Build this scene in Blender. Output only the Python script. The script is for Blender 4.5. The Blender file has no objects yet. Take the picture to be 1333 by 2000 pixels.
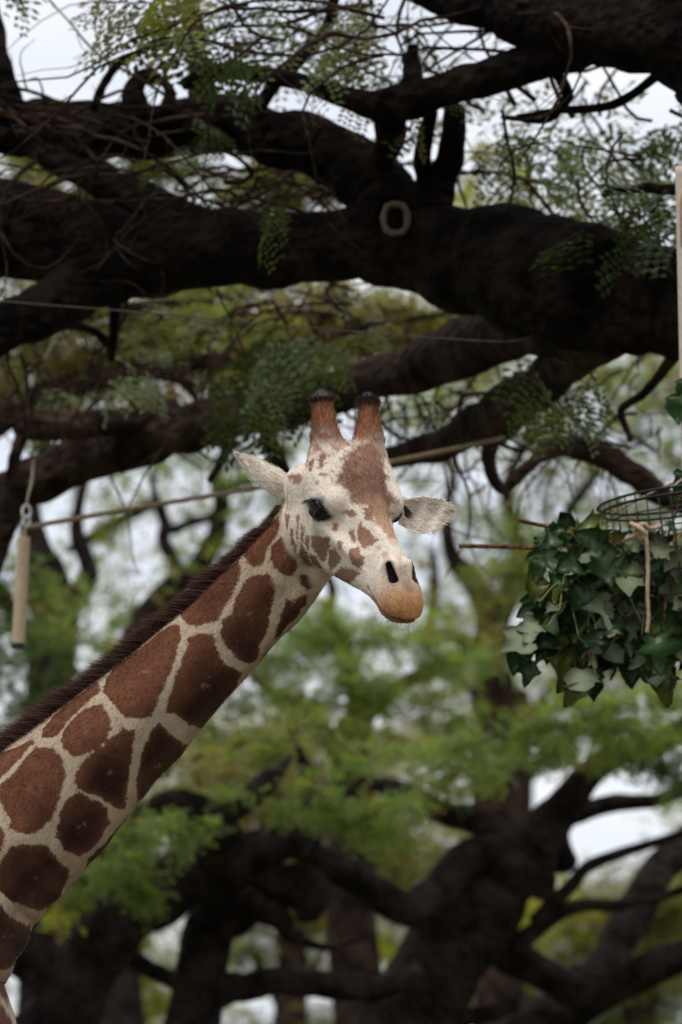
import bpy, math, random
import numpy as np

# ------------------------------------------------------------------ camera, sky, sun, exposure
SC = bpy.context.scene
COL = SC.collection
PITCH = math.radians(9.3)
CAM = np.array([0.0, 0.0, 1.7])
LENS = 175.0
KPX = 36.0 / LENS / 2000.0            # tangent per photo pixel (photo is 1333 x 2000)
FW = np.array([0.0, math.cos(PITCH), math.sin(PITCH)])
UP = np.array([0.0, -math.sin(PITCH), math.cos(PITCH)])
RT = np.array([1.0, 0.0, 0.0])
DG = 13.25                            # metres to the giraffe's head

cam_data = bpy.data.cameras.new("camera")
cam = bpy.data.objects.new("camera", cam_data)
COL.objects.link(cam)
cam.location = CAM
cam.rotation_euler = (math.radians(90) + PITCH, 0, 0)
cam_data.sensor_fit = 'VERTICAL'
cam_data.sensor_height = 36.0
cam_data.lens = LENS
cam_data.clip_end = 6000
cam_data.dof.use_dof = True
cam_data.dof.focus_distance = DG - 0.06
cam_data.dof.aperture_fstop = 4.4
SC.camera = cam

SUN_EL, SUN_AZ = math.radians(64), math.radians(200)   # high, behind the camera's left shoulder
world = bpy.data.worlds.new("World")
SC.world = world
world.use_nodes = True
nt = world.node_tree
nt.nodes.clear()
w_out = nt.nodes.new("ShaderNodeOutputWorld")
w_bg = nt.nodes.new("ShaderNodeBackground")
w_sky = nt.nodes.new("ShaderNodeTexSky")
w_sky.sky_type = 'NISHITA'
w_sky.sun_disc = False
w_sky.sun_elevation = SUN_EL
w_sky.sun_rotation = SUN_AZ
w_sky.dust_density = 2.0
w_tc = nt.nodes.new("ShaderNodeTexCoord")
w_map = nt.nodes.new("ShaderNodeMapping")
w_map.inputs['Scale'].default_value = (1, 1, 3.0)
w_no = nt.nodes.new("ShaderNodeTexNoise")
w_no.inputs['Scale'].default_value = 7.7
w_no.inputs['Detail'].default_value = 5.0
w_ramp = nt.nodes.new("ShaderNodeValToRGB")
w_ramp.color_ramp.elements[0].position = 0.32
w_ramp.color_ramp.elements[0].color = (0.74, 0.79, 0.89, 1)
w_ramp.color_ramp.elements[1].position = 0.68
w_ramp.color_ramp.elements[1].color = (1.0, 1.0, 1.0, 1)
w_sc = nt.nodes.new("ShaderNodeVectorMath")
w_sc.operation = 'SCALE'
w_sc.inputs[3].default_value = 7.7
w_mix = nt.nodes.new("ShaderNodeMix")
w_mix.data_type = 'RGBA'
w_mix.inputs[0].default_value = 0.93          # closed cloud deck, a little blue through it
w_bg.inputs['Strength'].default_value = 0.1
L = nt.links.new
L(w_tc.outputs['Generated'], w_map.inputs['Vector'])
L(w_map.outputs['Vector'], w_no.inputs['Vector'])
L(w_no.outputs[0], w_ramp.inputs[0])
L(w_ramp.outputs[0], w_sc.inputs[0])
L(w_sky.outputs[0], w_mix.inputs[6])
L(w_sc.outputs[0], w_mix.inputs[7])
L(w_mix.outputs[2], w_bg.inputs['Color'])
L(w_bg.outputs[0], w_out.inputs['Surface'])

sun_d = bpy.data.lights.new("sun", 'SUN')
sun_d.energy = 1.5
sun_d.angle = math.radians(25)
sun_d.color = (1.0, 0.96, 0.90)
sun = bpy.data.objects.new("sun", sun_d)
COL.objects.link(sun)
sun.location = (0, -5, 30)
# lamp points along its local -Z, away from the sun's place in the sky
sun.rotation_euler = (math.radians(90) - SUN_EL, 0, math.pi - SUN_AZ)

SC.view_settings.view_transform = 'Standard'
SC.view_settings.look = 'None'
SC.view_settings.exposure = 0.54
SC.view_settings.gamma = 1.0
SC.view_settings.use_curve_mapping = False
SC.render.engine = 'CYCLES'
SC.cycles.use_denoising = True
SC.cycles.denoiser = 'OPENIMAGEDENOISE'
SC.cycles.max_bounces = 8
SC.cycles.diffuse_bounces = 5
SC.cycles.glossy_bounces = 2
SC.cycles.transmission_bounces = 5
SC.cycles.transparent_max_bounces = 6
SC.cycles.sample_clamp_indirect = 4.0

random.seed(7)
RNG = np.random.default_rng(11)


# ------------------------------------------------------------------ helpers
def P(px, py, d):
    """photo pixel + metres along the optical axis -> world point"""
    return CAM + d * (FW + (px - 666.5) * KPX * RT - (py - 1000.0) * KPX * UP)


def to_px(p):
    v = np.asarray(p) - CAM
    d = v @ FW
    return np.stack([666.5 + (v @ RT) / d / KPX, 1000.0 - (v @ UP) / d / KPX, d], -1)


def nrm(v):
    v = np.asarray(v, float)
    return v / np.maximum(np.linalg.norm(v, axis=-1, keepdims=True), 1e-9)


def link(o, parent=None):
    COL.objects.link(o)
    if parent is not None:
        o.parent = parent
    return o


def mesh_np(name, verts, faces, mat=None, smooth=True, cols=None, cname='coat'):
    """verts (n,3), faces: (m,3) or (m,4) array, or list of such arrays"""
    me = bpy.data.meshes.new(name)
    fl = faces if isinstance(faces, list) else [faces]
    fl = [np.asarray(f, np.int32) for f in fl if len(f)]
    verts = np.asarray(verts, np.float32)
    me.vertices.add(len(verts))
    me.vertices.foreach_set('co', verts.ravel())
    loops = np.concatenate([f.ravel() for f in fl])
    tot = np.concatenate([np.full(len(f), f.shape[1], np.int32) for f in fl])
    start = np.concatenate([[0], np.cumsum(tot)[:-1]]).astype(np.int32)
    me.loops.add(len(loops))
    me.loops.foreach_set('vertex_index', loops)
    me.polygons.add(len(tot))
    me.polygons.foreach_set('loop_start', start)
    me.polygons.foreach_set('loop_total', tot)
    me.polygons.foreach_set('use_smooth', np.full(len(tot), bool(smooth)))
    if mat is not None:
        me.materials.append(mat)
    if cols is not None:
        a = me.attributes.new(cname, 'FLOAT_COLOR', 'POINT')
        c = np.ones((len(verts), 4), np.float32)
        c[:, :3] = cols
        a.data.foreach_set('color', c.ravel())
    me.update(calc_edges=True)
    return me


def obj_np(name, verts, faces, mat=None, parent=None, smooth=True, cols=None, origin=None):
    """one mesh object; origin = where its pivot stands in the world"""
    verts = np.asarray(verts, float)
    po = np.zeros(3)
    q = parent
    while q is not None:
        po = po + np.array(q.location)
        q = q.parent
    org = po if origin is None else np.asarray(origin, float)
    me = mesh_np(name, verts - org, faces, mat, smooth, cols)
    o = bpy.data.objects.new(name, me)
    o.location = org - po
    return link(o, parent)


def thing(name, label, cat, loc, group=None):
    o = bpy.data.objects.new(name, None)
    o.location = loc
    o.empty_display_size = 0.2
    o['label'] = label
    o['category'] = cat
    if group:
        o['group'] = group
    return link(o)


def tag(o, label, cat, group=None):
    o['label'] = label
    o['category'] = cat
    if group:
        o['group'] = group
    return o


def mat_new(name):
    m = bpy.data.materials.new(name)
    m.use_nodes = True
    n = m.node_tree
    b = n.nodes.get('Principled BSDF')
    return m, n, b


def ramp(n, stops):
    r = n.nodes.new("ShaderNodeValToRGB")
    e = r.color_ramp.elements
    while len(e) < len(stops):
        e.new(0.5)
    for k, (p, c) in enumerate(stops):
        e[k].position = p
        e[k].color = (*c, 1)
    return r


# value noise on numpy points
_G = np.random.default_rng(5).random(1 << 16).astype(np.float32)


def vnoise(p, scale=1.0, seed=0):
    q = np.asarray(p, np.float32) * scale
    i = np.floor(q).astype(np.int64)
    f = q - i
    f = f * f * (3 - 2 * f)
    out = 0
    for dx in (0, 1):
        for dy in (0, 1):
            for dz in (0, 1):
                h = ((i[:, 0] + dx) * 73856093) ^ ((i[:, 1] + dy) * 19349663) ^ ((i[:, 2] + dz) * 83492791) ^ (seed * 2654435)
                w = (f[:, 0] if dx else 1 - f[:, 0]) * (f[:, 1] if dy else 1 - f[:, 1]) * (f[:, 2] if dz else 1 - f[:, 2])
                out = out + w * _G[h & 65535]
    return out * 2 - 1


def smoothstep(a, b, x):
    t = np.clip((x - a) / (b - a), 0, 1)
    return t * t * (3 - 2 * t)


# ---- sparse surface nets: implicit function -> quad mesh
def surface_net(f, lo, hi, h, B=6):
    lo = np.asarray(lo, float)
    BB = B * 4
    n = np.ceil((np.asarray(hi) - lo) / h / BB).astype(int)
    g = np.stack(np.meshgrid(*[np.arange(k) for k in n], indexing='ij'), -1).reshape(-1, 3)
    g = g[np.abs(f(lo + (g + 0.5) * BB * h)) < BB * h * 1.15]
    sub = np.stack(np.meshgrid(*[np.arange(4)] * 3, indexing='ij'), -1).reshape(-1, 3)
    g = (g[:, None] * 4 + sub[None]).reshape(-1, 3)
    g = g[np.abs(f(lo + (g + 0.5) * B * h)) < B * h * 1.15]
    loc = np.stack(np.meshgrid(*[np.arange(B + 1)] * 3, indexing='ij'), -1).reshape(-1, 3)
    V, KEY = [], []
    NB = [np.array(o) for o in ((0, 0, 0), (1, 0, 0), (0, 1, 0), (0, 0, 1), (1, 1, 0), (1, 0, 1), (0, 1, 1), (1, 1, 1))]
    edges = [((0, 0, 0), (1, 0, 0)), ((0, 1, 0), (1, 1, 0)), ((0, 0, 1), (1, 0, 1)), ((0, 1, 1), (1, 1, 1)),
             ((0, 0, 0), (0, 1, 0)), ((1, 0, 0), (1, 1, 0)), ((0, 0, 1), (0, 1, 1)), ((1, 0, 1), (1, 1, 1)),
             ((0, 0, 0), (0, 0, 1)), ((1, 0, 0), (1, 0, 1)), ((0, 1, 0), (0, 1, 1)), ((1, 1, 0), (1, 1, 1))]
    EK = {0: [], 1: [], 2: []}
    ES = {0: [], 1: [], 2: []}
    S = 1 << 20

    def key(ijk):
        return (ijk[..., 0] * S + ijk[..., 1]) * S + ijk[..., 2]
    CH = max(1, 900000 // len(loc))
    for c0 in range(0, len(g), CH):
        gb = g[c0:c0 + CH]
        ijk = gb[:, None, :] * B + loc[None]
        val = f((lo + ijk.reshape(-1, 3) * h)).reshape(len(gb), B + 1, B + 1, B + 1)
        neg = val < 0
        sl = [slice(0, B), slice(1, B + 1)]

        def corner(a, o):
            return a[:, sl[o[0]], sl[o[1]], sl[o[2]]]
        cnt = sum(corner(neg, o).astype(np.int8) for o in NB)
        m = (cnt > 0) & (cnt < 8)
        if not m.any():
            continue
        b, i, j, k = np.nonzero(m)
        acc = np.zeros((len(b), 3))
        num = np.zeros(len(b))
        for a, c in edges:
            va = val[b, i + a[0], j + a[1], k + a[2]]
            vc = val[b, i + c[0], j + c[1], k + c[2]]
            cr = (va < 0) != (vc < 0)
            t = np.where(cr, va / np.where(cr, va - vc, 1), 0)[:, None]
            acc += np.where(cr[:, None], np.array(a) + t * (np.array(c) - np.array(a)), 0)
            num += cr
        cell = gb[b] * B + np.stack([i, j, k], -1)
        V.append(lo + (cell + acc / num[:, None]) * h)
        KEY.append(key(cell))
        for ax in range(3):
            o = [0, 0, 0]
            o[ax] = 1
            a0 = corner(neg, (0, 0, 0))
            a1 = corner(neg, tuple(o))
            b2, i2, j2, k2 = np.nonzero(a0 != a1)
            EK[ax].append(gb[b2] * B + np.stack([i2, j2, k2], -1))
            ES[ax].append(a0[b2, i2, j2, k2])
    V = np.concatenate(V)
    KEY = np.concatenate(KEY)
    order = np.argsort(KEY)
    KS = KEY[order]
    Q = []
    for ax in range(3):
        e = np.concatenate(EK[ax])
        s = np.concatenate(ES[ax])
        u, w = [(1, 2), (2, 0), (0, 1)][ax]
        du = np.zeros(3, int)
        du[u] = 1
        dw = np.zeros(3, int)
        dw[w] = 1
        q = np.stack([key(e - du - dw), key(e - dw), key(e), key(e - du)], -1)
        pos = np.clip(np.searchsorted(KS, q), 0, len(KS) - 1)
        ok = (KS[pos] == q).all(1)
        q = order[pos[ok]]
        s = s[ok]
        Q.append(np.where(s[:, None], q, q[:, ::-1]))
    return V, np.concatenate(Q)


def vert_normals(V, Q):
    n = np.cross(V[Q[:, 2]] - V[Q[:, 0]], V[Q[:, 3 if Q.shape[1] == 4 else 1]] - V[Q[:, 1]])
    if Q.shape[1] == 3:
        n = np.cross(V[Q[:, 1]] - V[Q[:, 0]], V[Q[:, 2]] - V[Q[:, 0]])
    out = np.zeros_like(V)
    for k in range(Q.shape[1]):
        for a in range(3):
            out[:, a] += np.bincount(Q[:, k], n[:, a], len(V))
    return nrm(out)


# ------------------------------------------------------------------ giraffe
H_PSI, H_TH, H_ROLL = math.radians(30), math.radians(27), math.radians(-2.5)
CAMB = np.stack([RT, UP, -FW], 1)                       # columns: right, up, toward camera


def head_axes():
    h = np.array([math.sin(H_PSI), 0, math.cos(H_PSI)])
    y = np.array([0, 1.0, 0])
    F = math.cos(H_TH) * h - math.sin(H_TH) * y
    R = np.array([math.cos(H_PSI), 0, -math.sin(H_PSI)])
    U = math.cos(H_TH) * y + math.sin(H_TH) * h
    c, s = math.cos(H_ROLL), math.sin(H_ROLL)
    Z = np.array([[c, -s, 0], [s, c, 0], [0, 0, 1]])
    return CAMB @ Z @ np.stack([F, R, U], 1)


HB = head_axes()                                        # world <- head (columns F, R, U)
HO = P(690, 991, DG)


def h2w(p):
    return HO + (np.asarray(p, float) / 100.0) @ HB.T


def w2h(p):
    return ((np.asarray(p) - HO) @ HB) * 100.0


def smin(a, b, k):
    h = np.clip(0.5 + 0.5 * (b - a) / k, 0, 1)
    return b + (a - b) * h - k * h * (1 - h)


def smax(a, b, k):
    return -smin(-a, -b, k)


def rcone(p, a, b, ra, rb):
    a = np.asarray(a, float)
    b = np.asarray(b, float)
    ab = b - a
    t = np.clip(((p - a) @ ab) / (ab @ ab), 0, 1)
    return np.linalg.norm(p - a - t[:, None] * ab, axis=1) - (ra + (rb - ra) * t)


def ell(p, c, r, rot=None):
    q = p - np.asarray(c, float)
    if rot is not None:
        q = q @ rot
    r = np.asarray(r, float)
    k0 = np.linalg.norm(q / r, axis=1)
    k1 = np.linalg.norm(q / (r * r), axis=1)
    return np.where(k1 < 1e-6, -r.min(), k0 * (k0 - 1.0) / np.maximum(k1, 1e-6))


def rot_y(deg):
    c, s = math.cos(math.radians(deg)), math.sin(math.radians(deg))
    return np.array([[c, 0, s], [0, 1, 0], [-s, 0, c]])


#            x     top    bot    w    taper
HEADP = np.array([
    (-21.0,  1.0,  -6.0,  4.0, 0.0),
    (-19.0,  5.0, -10.0,  7.0, 0.0),
    (-15.0,  9.0, -15.5,  9.3, 0.05),
    (-10.0, 11.4, -19.0, 10.2, 0.12),
    (-4.0,  12.0, -19.8, 10.2, 0.16),
    (2.0,   10.8, -19.0,  9.6, 0.20),
    (8.0,    8.2, -17.4,  8.2, 0.26),
    (14.0,   5.6, -16.2,  6.8, 0.30),
    (20.0,   3.4, -14.7,  5.5, 0.32),
    (26.0,   1.4, -13.8,  5.3, 0.26),
    (30.0,  -0.6, -14.0,  5.2, 0.16),
    (33.0,  -2.6, -13.9,  5.0, 0.08),
    (36.0,  -5.2, -13.5,  4.7, 0.0),
    (38.5,  -7.3, -12.9,  3.8, 0.0),
    (40.0,  -8.9, -12.2,  2.8, 0.0),
    (41.0, -10.2, -11.4,  1.1, 0.0)])


def head_core(p):
    x = p[:, 0]
    xc = np.clip(x, HEADP[0, 0], HEADP[-1, 0])
    zt, zb, w, tp = [np.interp(xc, HEADP[:, 0], HEADP[:, k]) for k in (1, 2, 3, 4)]
    zc, hh = (zt + zb) / 2, (zt - zb) / 2
    zz = (p[:, 2] - zc) / hh
    ww = w * (1 - tp * np.clip(zz, -1.2, 1.2))
    n = 2.35
    q = (np.abs(p[:, 1] / ww) ** n + np.abs(zz) ** n) ** (1 / n)
    d = (q - 1) * np.minimum(w, hh) * 0.9
    ex = np.abs(x - xc)
    return np.where(ex > 0, np.maximum(d, 0) + ex, d)


MOUTH = np.array([(40.3, 0, -11.7), (39.2, -1.9, -11.8), (36.8, -3.7, -12.0), (33.0, -4.5, -11.9), (28.8, -4.6, -11.2), (25.5, -4.6, -9.8)])


def mouth_gap(p):
    """height above the mouth line, large away from the muzzle"""
    zm = np.interp(p[:, 0], MOUTH[::-1, 0], MOUTH[::-1, 2])
    return np.abs(p[:, 2] - zm) + 3 * np.maximum(0, 26.0 - p[:, 0])


def poly_dist(p, pts):
    d = np.full(len(p), 1e9)
    for a, b in zip(pts[:-1], pts[1:]):
        ab = b - a
        t = np.clip(((p - a) @ ab) / (ab @ ab), 0, 1)
        d = np.minimum(d, np.linalg.norm(p - a - t[:, None] * ab, axis=1))
    return d


NOSN = np.array((.42, -.62, .66))
NOSA, NOSB = np.array((29.4, -2.9, -1.9)) + NOSN * 2.0, np.array((32.8, -2.1, -4.9)) + NOSN * 1.9
EYE_C, EYE_R = np.array((1.6, -11.1, 0.0)), 3.05


def head_sdf(p):
    p = p.copy()
    p[:, 1] = -np.abs(p[:, 1])
    d = head_core(p)
    d = smin(d, ell(p, (-3.0, 0, 10.6), (8.2, 4.8, 4.2), rot_y(14)), 4.5)      # median knob
    d = smin(d, ell(p, (-1.0, -8.6, 2.2), (7.6, 4.7, 5.6)), 3.0)              # orbit
    d = smin(d, rcone(p, (-4.0, -9.3, 5.0), (4.5, -9.4, 3.8), 2.0, 1.5), 3.5)   # brow
    d = smin(d, ell(p, (-9.0, -7.6, -8.5), (8.5, 3.6, 9.5)), 4.0)             # cheek muscle
    d = smin(d, rcone(p, (2.0, -9.8, -4.2), (19.0, -5.8, -5.2), 1.7, 1.2), 3.0)  # facial crest
    o = rcone(p, (-6.4, -6.3, 5.6), (-12.2, -6.7, 13.8), 7.0, 3.7)
    o = smin(o, rcone(p, (-12.2, -6.7, 13.8), (-18.2, -7.2, 21.4), 3.7, 2.3), 1.5)
    o = smin(o, ell(p, (-18.4, -7.2, 21.5), (2.8, 2.75, 2.6)), 0.8)
    d = smin(d, o, 3.0)
    d = smax(d, -ell(p, (15.5, -9.6, -0.2), (6.5, 3.2, 3.0)), 3.0)           # hollow before the eye
    d = smax(d, -ell(p, (12.0, -11.6, -11.5), (8.0, 4.4, 3.6)), 3.0)         # hollow below the crest
    d = smin(d, ell(p, (-14.5, -8.4, -1.2), (5.5, 4.2, 5.2)), 3.0)             # ear root
    d = smin(d, rcone(p, (29.4, -2.5, -1.9), (33.6, -2.7, -5.4), 2.0, 1.9), 1.4)   # nostril wing
    d = smin(d, ell(p, (35.4, -1.0, -8.9), (4.9, 4.0, 4.0), rot_y(35)), 3.2)       # upper lip
    d = smin(d, ell(p, (33.5, -0.8, -12.9), (4.2, 2.9, 1.6)), 1.2)             # lower lip
    d = d + 0.65 * np.exp(-(mouth_gap(p) / 0.40) ** 2)
    # nostril slit, open along its whole length, deepening inward
    for k, r in ((0.5, .55), (0.0, .68), (-.7, .8), (-1.5, .9), (-2.3, .9)):
        d = smax(d, -rcone(p, NOSA + NOSN * k, NOSB + NOSN * k, r * .8, r * 1.5), 0.45)
    # eye opening: almond cut, lids stand round it
    e = ell(p, (2.0, -14.2, -0.1), (3.3, 3.2, 2.2), rot_y(-24))
    d = smax(d, -e, 0.55)
    # skin folds at the lids
    q = p - np.array((1.8, -12.8, 0.0))
    r = np.sqrt((q[:, 0] / 1.25) ** 2 + q[:, 2] ** 2)
    fold = np.exp(-((r - 4.5) / 0.35) ** 2) + 0.7 * np.exp(-((r - 5.8) / 0.4) ** 2)
    d = d + 0.13 * fold * (np.abs(q[:, 1]) < 5)
    jf = np.exp(-((p[:, 0] + 13.5) / 3.4) ** 2) * smoothstep(4, -2, p[:, 2]) * (p[:, 1] < -3)   # creases behind the jaw
    d = d + 0.16 * jf * np.sin(p[:, 0] * 2.5 + p[:, 2] * .55 + 1.5 * np.sin(p[:, 2] * .45))
    cf = np.exp(-((p[:, 0] - 31.5) / 3.0) ** 2) * np.exp(-((p[:, 2] + 8.0) / 2.6) ** 2)          # creases above the lip corner
    d = d + 0.07 * cf * np.sin(p[:, 0] * 4.0 + p[:, 2] * 2.0)
    vn = poly_dist(p, np.array([(4.0, -9.5, -5.0), (10.0, -8.6, -8.0), (17.0, -6.6, -8.4), (24.0, -5.4, -6.5)]))
    d = d - 0.16 * np.exp(-(vn / .55) ** 2)                                                        # vein on the cheek
    return d


# neck: photo px centre, half-thickness px, depth offset m
NECK = [(612, 992, 58, 0.17), (582, 1062, 70, 0.17), (530, 1133, 79, 0.16), (406, 1265, 91, 0.16), (276, 1395, 108, 0.17),
        (173, 1490, 123, 0.17), (97, 1568, 140, 0.17), (-40, 1690, 164, 0.16), (-150, 1800, 205, 0.14), (-270, 1910, 270, 0.12)]
NP_ = np.array([P(a, b, DG + d) for a, b, r, d in NECK])
NR_ = np.array([r * KPX * DG for a, b, r, d in NECK])
NS_ = np.concatenate([[0], np.cumsum(np.linalg.norm(np.diff(NP_, axis=0), axis=1))])
cut = NS_[8] + .05
NSQ = 0.74                                             # neck is deeper than wide


def neck_coord(p):
    """nearest axis parameter s, offset vector, radius"""
    best = np.full(len(p), 1e9)
    s = np.zeros(len(p))
    off = np.zeros((len(p), 3))
    tan = np.zeros((len(p), 3))
    for k in range(len(NP_) - 1):
        a, ab = NP_[k], NP_[k + 1] - NP_[k]
        t = np.clip(((p - a) @ ab) / (ab @ ab), 0, 1)
        v = p - a - t[:, None] * ab
        dd = np.einsum('ij,ij->i', v, v)
        m = dd < best
        best[m] = dd[m]
        s[m] = (NS_[k] + t * (NS_[k + 1] - NS_[k]))[m]
        off[m] = v[m]
        tan[m] = nrm(ab)
    return s, off, tan


def neck_sdf(p):
    s, off, tan = neck_coord(p)
    r = np.interp(s, NS_, NR_)
    z = off @ FW
    perp = off - z[:, None] * FW
    q = np.sqrt((z / NSQ) ** 2 + np.einsum('ij,ij->i', perp, perp))
    return (q - r) * 0.85


THR = np.array([P(a, b, DG + d) for a, b, d in ((628, 1112, 0.12), (566, 1200, 0.13), (400, 1360, 0.13))])


def front_sdf(p):
    dn = neck_sdf(p)
    # windpipe and folds on the throat, wrinkles low on the neck
    dn = smin(dn, np.minimum(rcone(p, THR[0], THR[1], .032, .03), rcone(p, THR[1], THR[2], .03, .01)), 0.04)
    d = dn
    hq = (p - HO) @ HB
    near = (hq[:, 0] > -.34) & (hq[:, 0] < .50) & (np.abs(hq[:, 1]) < .26) & (hq[:, 2] > -.32) & (hq[:, 2] < .36)
    if near.any():
        q = p[near]
        d[near] = smin(d[near], head_sdf(w2h(q)) / 100.0, 0.028)
    m = np.abs(d) < 0.03
    if m.any():
        q = p[m]
        s, off, tan = neck_coord(q)
        low = smoothstep(NS_[5], NS_[7], s)
        th_ = np.arctan2(off @ UP, off @ FW)
        tend = vnoise(np.stack([s * 2.2, np.cos(th_) * 2.6, np.sin(th_) * 2.6], 1), 1.0, 12)
        d[m] = d[m] + (0.006 * vnoise(q, 9.0, 3) + .011 * tend) * smoothstep(0.10, 0.35, s) + low * 0.003 * np.sin(s * 75 + 3 * vnoise(q, 6, 4)) * smoothstep(0.02, 0.10, -(off @ UP))
    return d


lo = np.minimum(h2w((0, 0, 0)) - 0.45, P(-130, 1900, DG) - 0.0)
V1, Q1 = surface_net(front_sdf, (P(-330, 1000, DG)[0], HO[1] - 0.45, P(0, 2160, DG)[2]),
                     (HO[0] + 0.42, HO[1] + 0.50, HO[2] + 0.36), 0.0038)
# keep what stands right of the frame's left edge with a margin, the trunk mesh takes over there
N1 = vert_normals(V1, Q1)

# torso and legs, coarser (they stand outside the frame, left and below)
CH = P(-296, 2060, DG + 0.12)
RU = CH + np.array((-1.45, 0.55, -0.10))
GZ = 0.0


def leg_pts(hip, hind):
    x, y, z = hip
    if hind:
        return [(hip, .24), ((x + .02, y, z - .55), .15), ((x - .16, y, 1.02), .075), ((x - .05, y, .42), .055), ((x - .04, y, .16), .05), ((x + .03, y, .06), .075)]
    return [(hip, .22), ((x + .05, y, z - .50), .13), ((x + .03, y, 1.05), .085), ((x + .02, y, .95), .075), ((x + .02, y, .30), .05), ((x + .02, y, .16), .055), ((x + .06, y, .06), .078)]


LEGS = [leg_pts(CH + np.array((.06, -.20, -.18)), 0), leg_pts(CH + np.array((-.10, .24, -.18)), 0),
        leg_pts(RU + np.array((-.02, -.20, -.10)), 1), leg_pts(RU + np.array((-.14, .22, -.10)), 1)]


def trunk_sdf(p):
    d = rcone(p, CH, RU, .44, .36)
    d = smin(d, rcone(p, CH + np.array((.1, 0, -.08)), CH + np.array((-.7, .25, -.14)), .36, .42), .1)
    sn, _o, _t = neck_coord(p)
    d = smin(d, neck_sdf(p) + .05 * smoothstep(cut + .02, cut - .10, sn), .10)
    for lg in LEGS:
        e = np.full(len(p), 9.0)
        for (a, ra), (b, rb) in zip(lg[:-1], lg[1:]):
            e = np.minimum(e, rcone(p, a, b, ra, rb))
        d = smin(d, e, .06)
    tl = RU + np.array((-.34, .1, .18))
    d = smin(d, rcone(p, tl, tl + np.array((-.12, 0, -.75)), .035, .02), .04)
    return d


V2, Q2 = surface_net(trunk_sdf, (RU[0] - .9, CH[1] - .9, -.05), (CH[0] + .75, RU[1] + .9, CH[2] + .95), 0.022)


def keep(V, Q, f):
    m = f[Q].all(1)
    Q = Q[m]
    u, inv = np.unique(Q, return_inverse=True)
    return V[u], inv.reshape(Q.shape), u


s1, _, _ = neck_coord(V1)
V1, Q1, u1 = keep(V1, Q1, s1 < cut + 0.03)
N1 = N1[u1]


# ---- coat: patches traced on the near flank, carried over to the far flank
def seg_sd(pts, poly):
    """signed distance (negative inside) of 2-D points to a polygon"""
    poly = np.asarray(poly, float)
    d = np.full(len(pts), 1e9)
    ins = np.zeros(len(pts), bool)
    for a, b in zip(poly, np.roll(poly, -1, 0)):
        ab = b - a
        t = np.clip(((pts - a) @ ab) / max(ab @ ab, 1e-12), 0, 1)
        v = pts - a - t[:, None] * ab
        d = np.minimum(d, np.einsum('ij,ij->i', v, v))
        c = (a[1] > pts[:, 1]) != (b[1] > pts[:, 1])
        xx = a[0] + (pts[:, 1] - a[1]) * ab[0] / (ab[1] if abs(ab[1]) > 1e-9 else 1e-9)
        ins ^= c & (pts[:, 0] < xx)
    d = np.sqrt(d)
    return np.where(ins, -d, d)


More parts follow.
